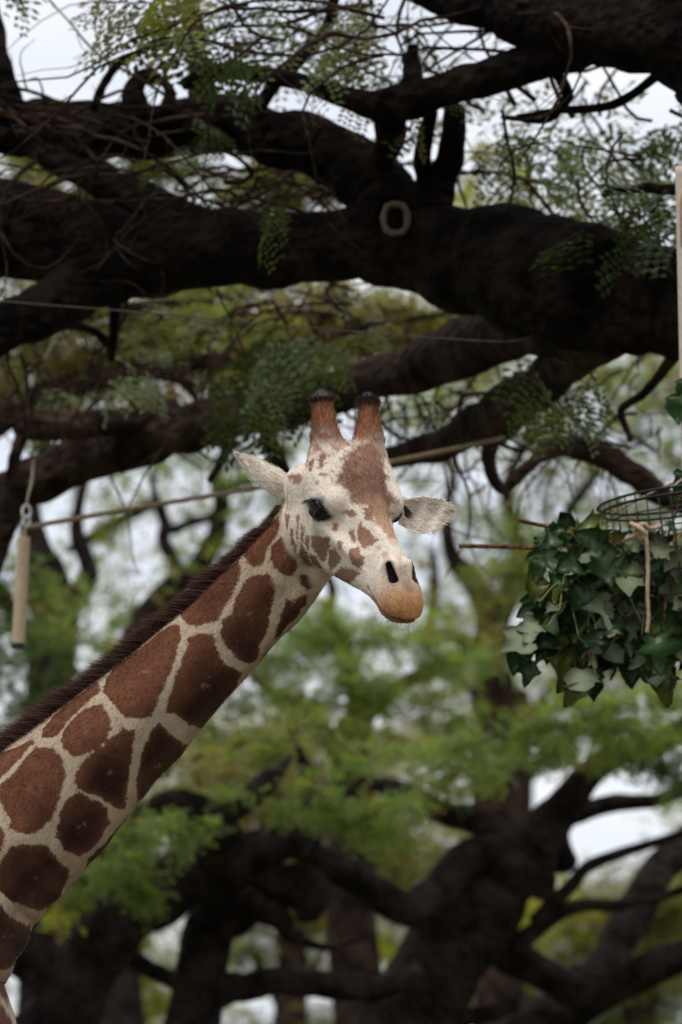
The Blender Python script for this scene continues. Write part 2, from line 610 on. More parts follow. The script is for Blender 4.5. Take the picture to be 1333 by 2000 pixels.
NZ = lambda L: [(x / 2.0, 1000 + y / 2.0) for x, y in L]
NECK_PATCH = [NZ(l) for l in [
    [(1090, 10), (1097, 45), (1072, 110), (1045, 150), (1028, 205), (985, 212), (962, 195), (958, 155), (1000, 85)],
    [(1100, 90), (1135, 110), (1165, 160), (1165, 215), (1140, 255), (1105, 245), (1075, 215), (1055, 180), (1065, 130)],
    [(935, 185), (945, 230), (935, 270), (900, 340), (850, 420), (790, 440), (735, 445), (712, 420), (705, 390), (760, 320), (850, 235)],
    [(1045, 240), (1075, 260), (1080, 310), (1060, 370), (1050, 440), (1020, 520), (1000, 580), (975, 592), (930, 570), (890, 530), (862, 470), (868, 420), (905, 400), (925, 330), (960, 260), (1000, 245)],
    [(1205, 325), (1170, 400), (1130, 440), (1090, 485), (1070, 495), (1085, 440), (1105, 380), (1120, 340), (1160, 335)],
    [(700, 440), (710, 480), (690, 560), (660, 640), (620, 740), (590, 800), (540, 810), (490, 800), (440, 750), (408, 705), (415, 660), (450, 600), (560, 525), (660, 445)],
    [(835, 480), (850, 540), (875, 590), (950, 625), (925, 690), (860, 790), (800, 850), (740, 830), (690, 790), (650, 780), (655, 730), (690, 640), (720, 560), (740, 490), (790, 470)],
    [(400, 750), (430, 790), (438, 850), (410, 900), (350, 945), (290, 955), (250, 920), (240, 870), (265, 830), (330, 770)],
    [(530, 850), (520, 920), (510, 1000), (505, 1080), (490, 1165), (450, 1155), (400, 1120), (370, 1105), (300, 1082), (290, 1030), (330, 970), (420, 890), (480, 845)],
    [(270, 1112), (310, 1092), (380, 1128), (420, 1155), (435, 1210), (400, 1270), (350, 1330), (310, 1345), (250, 1320), (220, 1270), (220, 1230), (245, 1160)],
    [(625, 820), (650, 850), (690, 880), (735, 910), (720, 970), (670, 1030), (610, 1080), (570, 1120), (535, 1130), (530, 1080), (545, 1000), (560, 930), (590, 850)],
    [(390, 655), (396, 700), (330, 755), (258, 825), (230, 870), (190, 885), (165, 880), (180, 830), (210, 795), (290, 730)],
    [(205, 920), (245, 970), (260, 1020), (240, 1100), (205, 1200), (170, 1240), (110, 1258), (50, 1250), (30, 1190), (0, 1120), (-8, 1075), (60, 1010), (140, 915)],
    [(130, 888), (140, 900), (60, 985), (-20, 1060), (-60, 1010), (-20, 940), (50, 925)],
    [(180, 1300), (210, 1340), (275, 1400), (260, 1450), (200, 1540), (140, 1555), (80, 1530), (20, 1500), (-12, 1470), (-10, 1390), (40, 1310), (100, 1298)],
    [(-60, 1510), (0, 1530), (40, 1580), (120, 1610), (140, 1640), (100, 1720), (60, 1760), (0, 1790), (-60, 1780)],
    [(528, 1180), (440, 1275), (350, 1390), (330, 1400), (345, 1350), (440, 1255)],
    [(985, 632), (900, 740), (800, 860), (780, 865), (850, 790), (920, 700)],
    [(1070, 520), (1030, 585), (1008, 602), (1025, 560)],
    [(-60, 1180), (0, 1225), (16, 1262), (8, 1320), (-40, 1380), (-90, 1300)],
    [(1172, 238), (1228, 258), (1258, 282), (1210, 300), (1172, 288)],
]]
HZ = lambda L: [(440 + x / 2.898, 730 + y / 2.898) for x, y in L]
HEAD_PATCH = [HZ(l) for l in [
    [(480, 915), (590, 930), (580, 1010), (570, 1080), (540, 1060), (500, 990)],
    [(590, 1000), (625, 995), (665, 1050), (650, 1080), (600, 1110), (580, 1070)],
    [(710, 990), (745, 980), (790, 1040), (775, 1110), (720, 1075), (705, 1040)],
    [(620, 1120), (700, 1100), (765, 1130), (720, 1185), (660, 1195), (625, 1165)],
    [(425, 1000), (450, 990), (480, 1040), (492, 1095), (520, 1130), (470, 1100), (430, 1060)],
    [(490, 1020), (520, 1030), (550, 1090), (545, 1120), (505, 1095)],
    [(555, 1115), (595, 1140), (615, 1185), (575, 1165)],
    [(768, 838), (800, 880), (862, 940), (830, 972), (785, 988), (752, 945), (752, 880)],
    [(705, 900), (730, 880), (742, 955), (722, 965)],
    [(638, 945), (668, 950), (670, 1000), (645, 990)],
    [(660, 770), (720, 765), (742, 800), (700, 805)],
    [(605, 850), (640, 850), (640, 890), (610, 900)],
    [(780, 760), (820, 755), (835, 830), (800, 830)],
    [(430, 860), (450, 900), (440, 960), (425, 940)],
    [(455, 900), (480, 930), (470, 990), (450, 960)],
    [(360, 575), (430, 570), (440, 600), (380, 615)],
    [(470, 520), (490, 490), (505, 500), (480, 555)],
    [(540, 450), (580, 455), (560, 520), (530, 540)],
    [(440, 430), (465, 420), (470, 480), (445, 500)],
    [(310, 830), (340, 800), (375, 810), (350, 880)],
    [(412, 800), (425, 800), (418, 960), (405, 950)],
    [(440, 870), (452, 880), (470, 960), (455, 960)],
    [(395, 960), (410, 965), (425, 1080), (408, 1060)],
    [(372, 880), (388, 870), (392, 960), (376, 960)],
    [(430, 965), (440, 970), (455, 1010), (442, 1010)],
    [(425, 1130), (500, 1160), (545, 1190), (480, 1215), (425, 1195)],
]]
BLAZE = HZ([(740, 410), (830, 385), (890, 430), (897, 520), (922, 640), (940, 760), (962, 880), (975, 935), (930, 945), (890, 890), (860, 870), (815, 830), (780, 760), (735, 745), (700, 705), (665, 650), (620, 605), (650, 560), (680, 490)])

px1 = to_px(V1)
front1 = np.einsum('ij,ij->i', N1, nrm(CAM - V1)) > 0.04
_cell = {}
fi = np.nonzero(front1)[0]
_k = (px1[fi, :2] // 6).astype(int)
for i_, (a_, b_) in zip(fi, _k):
    _cell.setdefault((int(a_), int(b_)), []).append(i_)


def pick(x, y):
    """mesh vertex that shows at a photo pixel"""
    for rad in (1, 2, 3, 5, 8, 14):
        c = []
        cx, cy = int(x // 6), int(y // 6)
        for i in range(cx - rad, cx + rad + 1):
            for j in range(cy - rad, cy + rad + 1):
                c += _cell.get((i, j), [])
        if c:
            c = np.array(c)
            dd = np.hypot(px1[c, 0] - x, px1[c, 1] - y)
            z = px1[c, 2]
            ok = z < z.min() + 0.09
            c, dd = c[ok], dd[ok]
            return c[np.argmin(dd)]
    return None


def neck_uv(p):
    s, off, tan = neck_coord(p)
    z = -(off @ FW) / NSQ
    side = np.cross(np.broadcast_to(FW, tan.shape), tan)
    u = np.einsum('ij,ij->i', off, nrm(side))
    if (np.cross(FW, NP_[5] - NP_[4]) @ UP) < 0:
        u = -u
    th = np.arctan2(u, z)                                # 0 faces the camera, + toward the mane
    back = np.abs(th) > math.pi / 2
    thm = np.where(back, np.sign(th) * math.pi - th, th)
    r = np.interp(s, NS_, NR_)
    return np.stack([s + np.where(back, 0.035, 0), thm * (0.5 * r + 0.06)], 1)


def head_uv(q):
    return np.stack([q[:, 0], np.arctan2(q[:, 1], q[:, 2] + 5.0) * 9.0], 1)


def fold_uv(q):
    return np.stack([q[:, 0], -np.arctan2(np.abs(q[:, 1]), q[:, 2] + 5.0) * 9.0], 1)


def trace(polys, uvall, head=False):
    out = []
    for pl in polys:
        ids = [pick(x, y) for x, y in pl]
        out.append(uvall[[i for i in ids if i is not None and not (head and head_sdf(w2h(V1[i:i + 1]))[0] > 1.2)]])
    return out


def coat(V, N):
    q = w2h(V)
    hd = head_sdf(q) / 100.0
    nd = neck_sdf(V)
    hw = smoothstep(-0.012, 0.012, nd - hd) * (np.linalg.norm(V - HO, axis=1) < 0.6)
    nuv = neck_uv(V)
    huv = head_uv(q)
    # ragged hair edge: fine noise stretched along the lie of the hair
    n1 = vnoise(V, 170, 1)
    n2 = vnoise(V, 60, 2)
    n3 = vnoise(V, 14, 6)
    cream = np.array((.385, .305, .215))
    out = np.tile(cream, (len(V), 1)) * (1 + 0.10 * n3 + 0.07 * n2)[:, None]
    low = smoothstep(0.05, -0.10, nuv[:, 1] + .03 * n3)             # shade on the neck's chest side, put into the patch colour
    best = np.full(len(V), 9.0)
    fleck = np.zeros(len(V))
    for pg in NPOLY:
        c = pg.mean(0)
        rr = np.abs(pg - c).max() + .02
        m = (np.abs(nuv - c) < rr).all(1)
        if not m.any():
            continue
        sd = seg_sd(nuv[m], pg)
        best[m] = np.minimum(best[m], sd)
        e = (nuv[m] - c) / (np.abs(pg - c).max(0) * 0.30 + 1e-6)
        fleck[m] = np.maximum(fleck[m], np.exp(-(e ** 2).sum(1)))
    sd = best + 0.0035 * n1 + 0.003 * n2
    pm = smoothstep(0.0022, -0.0022, sd)
    brown = np.array((.118, .044, .022)) * (1 - low)[:, None] + np.array((.034, .0135, .0085)) * low[:, None]
    brown = brown * (1 + 0.30 * n3 + 0.16 * n2 + 0.08 * n1)[:, None]
    rim = smoothstep(-0.022, -0.002, sd)[:, None]        # rufous rim of each patch
    brown = brown * (1 - 0.55 * rim) + np.array((.105, .040, .021)) * 0.55 * rim
    fl = smoothstep(0.75, 1.1, fleck * 0.75 + 0.42 * n2 + 0.30 * n1 + .12 * n3)[:, None] * 0.5
    brown = brown * (1 - fl) + np.array((.27, .165, .095)) * fl
    neckc = out * (1 - pm)[:, None] + brown * pm[:, None]
    tb = smoothstep(-0.10, -0.15, nuv[:, 1])[:, None] * 0.5 * (1 - .85 * pm[:, None])      # throat line
    neckc = neckc * (1 - tb) + np.array((.26, .15, .09)) * tb
    # ---- head
    x, y, z = q.T
    ay = np.abs(y)
    hc = np.tile(np.array((.68, .60, .51)), (len(V), 1)) * (1 + 0.05 * n3 + 0.06 * n2)[:, None]
    jaw = smoothstep(-9, -19, z)[:, None] * 0.6
    hc = hc * (1 - jaw) + np.array((.46, .34, .23)) * jaw
    b2 = np.full(len(V), 9.0)
    qm = q.copy()
    qm[:, 1] = -ay
    huvm = fold_uv(q)
    for pg in HPOLY:
        c = pg.mean(0)
        rr = np.abs(pg - c).max() + 1.5
        for uv in (huvm,):
            m = (np.abs(uv - c) < rr).all(1) & (x > -24)
            if m.any():
                b2[m] = np.minimum(b2[m], seg_sd(uv[m], pg))
    pm2 = smoothstep(0.28, -0.22, b2 + 0.45 * n1 + 0.35 * n2)[:, None]
    hbr = np.array((.22, .098, .052)) * (1 + .2 * n3 + .15 * n1)[:, None]
    hbr = hbr * (1 - .45 * smoothstep(-6, -16, z)[:, None])
    hc = hc * (1 - .88 * pm2) + hbr * .88 * pm2
    # red-brown blaze over the knob and down the nose
    sdb = seg_sd(huv, BPOLY)
    k = smoothstep(.8, -1.0, sdb + 1.0 * n2 + .7 * n1 + .8 * n3)[:, None]
    kd = np.array((.20, .082, .042)) * (1 + .2 * n2 + .15 * n1)[:, None]
    fade = smoothstep(6, 24, x)[:, None]
    kd = kd * (1 - .5 * fade) + np.array((.42, .26, .16)) * .5 * fade * 1.6
    hc = hc * (1 - .9 * k) + kd * .9 * k
    # speckle on temples and brow
    sp = smoothstep(.30, .5, vnoise(V, 95, 8) + .35 * vnoise(V, 40, 9)) * smoothstep(9, 4, np.abs(x + 6)) * smoothstep(3.0, 6.5, z) * smoothstep(17, 12, z)
    hc = hc * (1 - .75 * sp[:, None]) + np.array((.25, .11, .06)) * .75 * sp[:, None]
    sp = smoothstep(.2, .5, vnoise(V, 60, 18) + .3 * n1) * smoothstep(13, 20, x) * smoothstep(-5, 0, z) * .55
    hc = hc * (1 - sp[:, None]) + np.array((.40, .22, .13)) * sp[:, None]
    # ossicones: red hair, black worn tips
    oh = (-x * .62 + z * .78)                             # height along the horn
    om = smoothstep(11.5, 21.0, oh + 3.2 * n2 + 2.0 * n1 - 0.12 * (ay < 2) * 20)[:, None]
    orr = np.array((.225, .095, .050)) * (1 + .45 * n1 + .35 * n2 + .25 * n3)[:, None]
    hc = hc * (1 - om) + orr * om
    bt = smoothstep(27.2, 28.2, oh + .5 * n1 - .7 * (y < 0))[:, None]
    hc = hc * (1 - bt) + np.array((.018, .016, .017)) * bt
    wt = smoothstep(29.3, 30.0, oh + .5 * n2 - .3 * (y > 0))[:, None] * .6     # bald grey crown of the horn
    hc = hc * (1 - wt) + np.array((.20, .18, .17)) * wt
    # muzzle
    mz = smoothstep(25.5, 41.0, x - .45 * (z + 6) + .8 * n3 + .5 * n2)[:, None]
    hc = hc * (1 - mz) + np.array((.40, .205, .088)) * (1 + .14 * n2 + .14 * n1)[:, None] * mz
    lip = smoothstep(-10.6, -12.6, z)[:, None] * smoothstep(22, 30, x)[:, None]
    hc = hc * (1 - lip * .75) + np.array((.25, .10, .040)) * lip * .75
    ns = np.minimum.reduce([rcone(qm, NOSA + NOSN * k, NOSB + NOSN * k, .5 + .1 * (k < -.5), .85 + .2 * (k < -.5)) for k in (0, -1, -2, -3)])
    kr = smoothstep(1.7, .5, ns + .3 * n2)[:, None] * .55
    hc = hc * (1 - kr) + np.array((.20, .14, .105)) * kr
    kn = smoothstep(.85, .15, ns + .15 * n1)[:, None]
    hc = hc * (1 - kn) + np.array((.035, .028, .026)) * kn
    sept = smoothstep(2.8, .3, rcone(q, (32.0, 0, -1.5), (35.5, 0, -4.8), .3, .4) + .5 * n2)[:, None] * .5
    hc = hc * (1 - sept) + np.array((.14, .095, .075)) * sept
    md = smoothstep(.5, .12, mouth_gap(q))[:, None] * .9
    hc = hc * (1 - md) + np.array((.06, .025, .015)) * md
    # dark rim round the eye and the smudge above it
    qe = qm - np.array((2.2, -12.4, -.1))
    c10, s10 = math.cos(math.radians(-24)), math.sin(math.radians(-24))
    ex, ez = qe[:, 0] * c10 - qe[:, 2] * s10, qe[:, 0] * s10 + qe[:, 2] * c10
    re = np.sqrt((ex / 3.3) ** 2 + (ez / 2.5) ** 2)
    ke = smoothstep(1.48, 1.10, re + .06 * n1)[:, None] * (np.abs(qe[:, 1]) < 4.5)[:, None]
    hc = hc * (1 - ke) + np.array((.022, .018, .017)) * ke
    kb = np.exp(-(((x - 3.4) / 1.5) ** 2 + ((z - 3.4) / .9) ** 2))[:, None] * (ay > 7)[:, None] * .9
    hc = hc * (1 - kb) + np.array((.06, .047, .045)) * kb
    return neckc * (1 - hw)[:, None] + hc * hw[:, None]


_nuv = neck_uv(V1)
_huv = head_uv(w2h(V1))
NPOLY = trace(NECK_PATCH, _nuv)
HPOLY = trace(HEAD_PATCH, fold_uv(w2h(V1)), True)
HPOLY = [h for h in HPOLY if len(h) > 2 and np.ptp(h[:, 0]) < 14 and np.ptp(h[:, 1]) < 16]
BPOLY = trace([BLAZE], _huv)[0]
C1 = coat(V1, N1)

# trunk coat: plain network of patches around scattered centres
gs = np.random.default_rng(3)
s1_ = neck_coord(V1)[0]
low1 = np.nonzero(s1_ > NS_[6])[0]
seeds = np.concatenate([V2[gs.integers(0, len(V2), 260)], V1[low1[gs.integers(0, len(low1), 60)]]])
sel = []
for sd_ in seeds:
    if all(np.linalg.norm(sd_ - t) > .17 for t in sel):
        sel.append(sd_)
sel = np.array(sel)
D = np.sort(np.linalg.norm(V2[:, None] - sel[None], axis=2), 1)[:, :2]
g2 = smoothstep(.022, .034, D[:, 1] - D[:, 0])[:, None]
C2 = np.array((.385, .305, .215)) * (1 - g2) + np.array((.08, .032, .018)) * g2
# the same network fills the foot of the neck beyond the traced patches
far1 = low1[np.min([seg_sd(neck_uv(V1[low1]), pg) for pg in NPOLY], 0) > .045]
D1 = np.sort(np.linalg.norm(V1[far1][:, None] - sel[None], axis=2), 1)[:, :2]
g1 = smoothstep(.022, .034, D1[:, 1] - D1[:, 0])[:, None]
C1[far1] = C1[far1] * (1 - g1) + np.array((.08, .032, .018)) * g1
hoof = smoothstep(.10, .08, V2[:, 2])[:, None]
C2 = C2 * (1 - hoof) + np.array((.04, .03, .025)) * hoof


def hair_mat(name, rough=.62, spec=.25, bump=0.25):
    m, n, b = mat_new(name)
    a = n.nodes.new("ShaderNodeAttribute")
    a.attribute_name = 'coat'
    n.links.new(a.outputs['Color'], b.inputs['Base Color'])
    b.inputs['Roughness'].default_value = rough
    b.inputs['Specular IOR Level'].default_value = spec
    b.inputs['Sheen Weight'].default_value = .0
    b.inputs['Sheen Roughness'].default_value = .5
    if bump:
        t = n.nodes.new("ShaderNodeTexCoord")
        no = n.nodes.new("ShaderNodeTexNoise")
        no.inputs['Scale'].default_value = 260
        no.inputs['Detail'].default_value = 3
        bp = n.nodes.new("ShaderNodeBump")
        bp.inputs['Strength'].default_value = bump
        bp.inputs['Distance'].default_value = .004
        n.links.new(t.outputs['Object'], no.inputs['Vector'])
        n.links.new(no.outputs[0], bp.inputs['Height'])
        n.links.new(bp.outputs[0], b.inputs['Normal'])
    return m


M_COAT = hair_mat("giraffe_coat", .75, .12)
M_HAIR = hair_mat("giraffe_hair", .6, .18, 0)

G_BASE = np.array((CH[0] - .6, CH[1] + .2, 0.0))
giraffe = thing('giraffe', 'reticulated giraffe with brown net-patterned neck turning its pale face past the browse', 'giraffe', G_BASE)
obj_np('body', np.concatenate([V1, V2]), [Q1, Q2 + len(V1)], M_COAT, giraffe, True, np.concatenate([C1, C2]))


# ---- short coat hair as fine blades
def blades(pts, dirs, length, width, cols, seg=1, sag=0.0, rng=RNG, taper=True):
    """thin tapering ribbons; dirs unit; length (n,); returns verts, faces(list), cols"""
    n = len(pts)
    side = nrm(np.cross(dirs, rng.normal(size=(n, 3))))
    vs, cs = [], []
    for k in range(seg + 1):
        t = k / seg
        w = (width * (1 - .85 * t) * .5)[:, None]
        c = pts + dirs * (length * t)[:, None] + np.array((0, 0, -1.0)) * (sag * length * t * t)[:, None]
        if k == seg:
            vs.append(c[:, None])
        else:
            vs.append(np.stack([c - side * w, c + side * w], 1))
    V = np.concatenate(vs, 1)
    m = V.shape[1]
    base = (np.arange(n) * m)[:, None]
    F = []
    for k in range(seg - 1):
        F.append(base + np.array([2 * k, 2 * k + 1, 2 * k + 3, 2 * k + 2])[None])
    T = base + np.array([2 * (seg - 1), 2 * seg - 1, 2 * seg])[None]
    C = np.repeat(cols, m, 0)
    fl = [np.concatenate(F)] if F else []
    return V.reshape(-1, 3), fl + [T], C


def fur_pick(n, w):
    A = V1[Q1]
    ar = np.linalg.norm(np.cross(A[:, 2] - A[:, 0], A[:, 3] - A[:, 1]), axis=1) * w(A.mean(1))
    cdf = np.cumsum(ar)
    i = np.searchsorted(cdf, RNG.random(n) * cdf[-1])
    uv = RNG.random((n, 2, 1))
    a, b, c, d = V1[Q1[i, 0]], V1[Q1[i, 1]], V1[Q1[i, 2]], V1[Q1[i, 3]]
    p = (a * (1 - uv[:, 0]) + b * uv[:, 0]) * (1 - uv[:, 1]) + (d * (1 - uv[:, 0]) + c * uv[:, 0]) * uv[:, 1]
    return p, nrm(N1[Q1[i]].mean(1)), C1[Q1[i, 0]]


def near_eye_or_nose(q):
    qm = q.copy()
    qm[:, 1] = -np.abs(qm[:, 1])
    e = np.linalg.norm((qm - EYE_C) * (1, .6, 1.25), axis=1) < 4.2
    nn = rcone(qm, NOSA, NOSB, .5, .8) < 1.4
    return e | nn


p_, n_, c_ = fur_pick(120000, lambda c: np.where(np.linalg.norm(c - HO, axis=1) < .5, 1.6, 1.0))
q_ = w2h(p_)
hd_ = head_sdf(q_) / 100
nd_ = neck_sdf(p_)
onhead = (hd_ < nd_) & (np.linalg.norm(p_ - HO, axis=1) < .6)
ok = ~(onhead & near_eye_or_nose(q_))
p_, n_, c_, q_, onhead = p_[ok], n_[ok], c_[ok], q_[ok], onhead[ok]
s_, off_, tan_ = neck_coord(p_)
flow = np.where(onhead[:, None], -HB[:, 0][None], tan_)
oh_ = -q_[:, 0] * .62 + q_[:, 2] * .78
horn = onhead & (oh_ > 17)
flow = np.where(horn[:, None], nrm(-.55 * HB[:, 0] + .8 * HB[:, 2])[None], flow)
flow = nrm(flow - n_ * np.einsum('ij,ij->i', flow, n_)[:, None])
dr = nrm(flow + n_ * (.28 + .15 * RNG.random(len(p_)))[:, None] + RNG.normal(size=p_.shape) * .16)
ln = np.where(horn, .019, np.where(onhead, .0085, .0105)) * (.6 + .7 * RNG.random(len(p_)))
bump_hair = onhead & (np.abs(q_[:, 1]) < 5) & (np.abs(q_[:, 0] + 2) < 8) & (q_[:, 2] > 10)
ln = np.where(bump_hair, .014, ln)
wd = np.where(horn, .0017, .0015) * np.ones(len(p_))
c_ = c_ * (.82 + .38 * RNG.random((len(p_), 1)))
fv, ff, fc = blades(p_ - n_ * .0008, dr, ln, wd, c_, 1)
fur = obj_np('coat_hair', fv, ff, M_HAIR, giraffe, True, fc)
fur['kind'] = 'stuff'

# ---- mane: upright brush along the nape
NM = 24000
sm = RNG.random(NM) * (cut + .1 - .02) + .02
ctr = np.stack([np.interp(sm, NS_, NP_[:, k]) for k in range(3)], 1)
tg = nrm(np.stack([np.interp(np.minimum(sm + .02, NS_[-1]), NS_, NP_[:, k]) - np.interp(np.maximum(sm - .02, 0), NS_, NP_[:, k]) for k in range(3)], 1))
dors = nrm(np.cross(np.broadcast_to(FW, tg.shape), tg))
dors = np.where((dors @ UP)[:, None] < 0, -dors, dors)
rr = np.interp(sm, NS_, NR_)
lat = RNG.normal(size=NM) * .011
root = ctr + dors * (rr - .012)[:, None] + FW * lat[:, None]
hgt = np.interp(sm, [0, .10, .2, .5, 1.0, 1.6], [.035, .05, .062, .078, .085, .08]) * (.55 + .55 * RNG.random(NM)) * (1 + .12 * vnoise(np.stack([sm * 30, sm * 0, sm * 0], 1), 1, 3))
hdir = nrm(dors + tg * (.55 + .25 * RNG.random(NM))[:, None] + FW * (lat * 9)[:, None] + RNG.normal(size=(NM, 3)) * .13)
tip = RNG.random((NM, 1))
mcol = np.array((.085, .037, .024)) * (1 - tip) + np.array((.034, .017, .013)) * tip
mv, mf, mc = blades(root, hdir, hgt, np.full(NM, .0021), mcol * (.7 + .6 * RNG.random((NM, 1))), 3, .06)
obj_np('mane', mv, mf, M_HAIR, giraffe, True, mc)

# ---- horn tufts: black ring of hair round each worn tip
for sy in (-1, 1):
    a = RNG.random(700) * 2 * math.pi
    rad = 2.6 * np.ones(700)
    ax = nrm(np.array((-.64, sy * .06, .76)))
    e1 = nrm(np.cross(ax, (0, 1, 0)))
    e2 = np.cross(ax, e1)
    along = (-.6 if sy < 0 else -1.0) + (1.2 if sy < 0 else 2.6) * RNG.random(700)
    rad = np.where(along > .6, 2.6 - (along - .6) * .75, rad)
    cen = np.array((-18.4, sy * 7.2, 21.5))
    rd = np.cos(a)[:, None] * e1 + np.sin(a)[:, None] * e2
    rp = cen + ax * along[:, None] + rd * rad[:, None]
    dd = nrm(rd * .75 + ax * .9 + RNG.normal(size=(700, 3)) * .25)
    v, f, c = blades(h2w(rp), dd @ HB.T, (.010 + .010 * RNG.random(700)), np.full(700, .002), np.tile((.02, .018, .019), (700, 1)) * (.5 + RNG.random((700, 1))), 2)
    obj_np('ossicone_tuft', v, f, M_HAIR, giraffe, True, c)

# ---- eyes
M_EYE, n, b = mat_new("eye")
b.inputs['Base Color'].default_value = (.006, .004, .0035, 1)
b.inputs['Roughness'].default_value = .06
b.inputs['Specular IOR Level'].default_value = .35
M_LASH, n, b = mat_new("eyelash")
b.inputs['Base Color'].default_value = (.01, .008, .008, 1)
b.inputs['Roughness'].default_value = .5


def sphere(c, r, nu=28, nv=18):
    u = np.linspace(0, 2 * math.pi, nu, endpoint=False)
    v = np.linspace(0, math.pi, nv)
    g = np.stack([np.outer(np.sin(v), np.cos(u)), np.outer(np.sin(v), np.sin(u)), np.outer(np.cos(v), np.ones(nu))], -1)
    V = (g * r + np.asarray(c)).reshape(-1, 3)
    i, j = np.meshgrid(np.arange(nv - 1), np.arange(nu), indexing='ij')
    a = i * nu + j
    bb = i * nu + (j + 1) % nu
    return V, np.stack([a, a + nu, bb + nu, bb], -1).reshape(-1, 4)


for sy in (-1, 1):
    c = EYE_C * (1, -sy, 1)
    v, f = sphere(c, EYE_R)
    eye = obj_np('eye', h2w(v), f, M_EYE, giraffe)
    n_l = 190
    t = np.linspace(-1, 1, n_l)
    lp = np.stack([2.0 + t * 3.0, np.full(n_l, sy * 13.2), .2 + 2.1 * np.sqrt(np.maximum(0, 1 - t * t * .92))], 1)
    ld = nrm(np.stack([.35 * t + .25, np.full(n_l, sy * 1.0), -.35 + .2 * RNG.random(n_l)], 1) + RNG.normal(size=(n_l, 3)) * .1)
    v, f, _c = blades(h2w(lp), ld @ HB.T, .022 + .014 * RNG.random(n_l), np.full(n_l, .0018), np.zeros((n_l, 3)), 2, .2)
    obj_np('eyelash', v, f, M_LASH, eye)


# ---- ears: cupped leaves
def ear(base, tip, wide, nor, W, cup, side):
    """base, tip, wide, nor in world metres; nor = open side"""
    nu, nv = 34, 21
    u = np.linspace(0, 1, nu)
    v = np.linspace(-1, 1, nv)
    prof = np.interp(u, [0, .1, .3, .5, .7, .85, .94, .98, 1], [.6, .78, .98, 1.0, .86, .6, .36, .2, .04]) if side > 0 else np.interp(u, [0, .08, .2, .4, .6, .75, .88, .95, 1], [.42, .62, .86, 1.0, .92, .72, .42, .22, .03])
    ax = tip - base
    Ln = np.linalg.norm(ax)
    ax = ax / Ln
    grid = []
    for th in (0.0, 1.0):
        for i in range(nu):
            for j in range(nv):
                w = W * prof[i]
                lat = v[j] * w * (1 - .28 * cup * (1 - u[i]))
                dep = -cup * w * (1 - v[j] ** 2) * (.95 - .35 * u[i]) - th * .0055 * (1 - .5 * abs(v[j]) ** 6)
                bend = -.10 * Ln * u[i] ** 2
                asym = .16 * W * math.sin(math.pi * u[i])
                ripple = .004 * math.sin(u[i] * 17 + v[j] * 3)
                grid.append(base + ax * (u[i] * Ln) + wide * (lat + asym) + nor * (dep + bend + ripple))
    V = np.array(grid)
    i, j = np.meshgrid(np.arange(nu - 1), np.arange(nv - 1), indexing='ij')
    a = (i * nv + j).ravel()
    q = np.stack([a, a + 1, a + nv + 1, a + nv], 1)
    o = nu * nv
    Q = [q, (q + o)[:, ::-1]]
    def strip(ids):
        ids = np.array(ids)
        return np.stack([ids[:-1], ids[:-1] + o, ids[1:] + o, ids[1:]], 1)
    Q.append(strip([k * nv for k in range(nu)]))
    Q.append(strip([k * nv + nv - 1 for k in range(nu)])[:, ::-1])
    Q.append(strip([(nu - 1) * nv + k for k in range(nv)]))
    Q = np.concatenate(Q)
    n2, n1 = vnoise(V, 60, 2), vnoise(V, 200, 1)
    C = np.tile((.64, .57, .49), (len(V), 1)) * (1 + .06 * n2 + .08 * n1)[:, None]
    uu = np.concatenate([np.repeat(u, nv)] * 2)
    vv = np.concatenate([np.tile(v, nu)] * 2)
    inn = (np.arange(len(V)) < o)
    tint = (inn * smoothstep(.55, .1, uu))[:, None] * .45
    C = C * (1 - tint) + np.array((.40, .29, .25)) * tint
    edge = (inn * smoothstep(.80, .97, np.abs(vv)))[:, None] * .5
    C = C * (1 - edge) + np.array((.74, .66, .55)) * edge
    spot = smoothstep(.2, .45, vnoise(V, 26, 31)) * (~inn) * smoothstep(.5, .1, uu)
    C = C * (1 - .6 * spot[:, None]) + np.array((.42, .26, .15)) * .6 * spot[:, None]
    e = obj_np('ear', V, Q, M_COAT, giraffe, True, C)
    # hair on both faces and a fringe
    k = RNG.integers(0, len(V), 3800)
    nn = np.where(inn[k][:, None], nor, -nor)
    d = nrm(ax[None] * .9 + nn * .15 + RNG.normal(size=(len(k), 3)) * .15)
    jit = RNG.normal(size=(len(k), 3)) * .0022
    v_, f_, c_ = blades(V[k] + jit, d, .009 + .007 * RNG.random(len(k)), np.full(len(k), .0014), C[k] * (.92 + .2 * RNG.random((len(k), 1))), 1)
    obj_np('ear_hair', v_, f_, M_HAIR, e, True, c_)['kind'] = 'stuff'


def camv(x, y, z):
    return nrm(np.array((x, y, z), float)) @ CAMB.T


ear(P(594, 970, DG + .15), P(464, 895, DG + .20), camv(-.44, -.82, .30), camv(-.15, -.35, -.92), .040, .60, -1)
ear(P(777, 1003, DG + .09), P(882, 1000, DG + .17), camv(.08, -.97, .25), camv(-.15, -.30, .93), .054, .42, 1)

# ---- whiskers on the chin
NW = 70
wx = 30 + 10 * RNG.random(NW)
wp = np.stack([wx, RNG.uniform(-4, 3, NW), np.full(NW, -13.2)], 1)
wdv = nrm(np.stack([RNG.normal(size=NW) * .3 + .1, RNG.normal(size=NW) * .3, -np.ones(NW)], 1))
v, f, c = blades(h2w(wp), wdv @ HB.T, .02 + .03 * RNG.random(NW), np.full(NW, .0009), np.tile((.12, .09, .07), (NW, 1)), 3, .1)
obj_np('chin_whiskers', v, f, M_HAIR, giraffe, True, c)


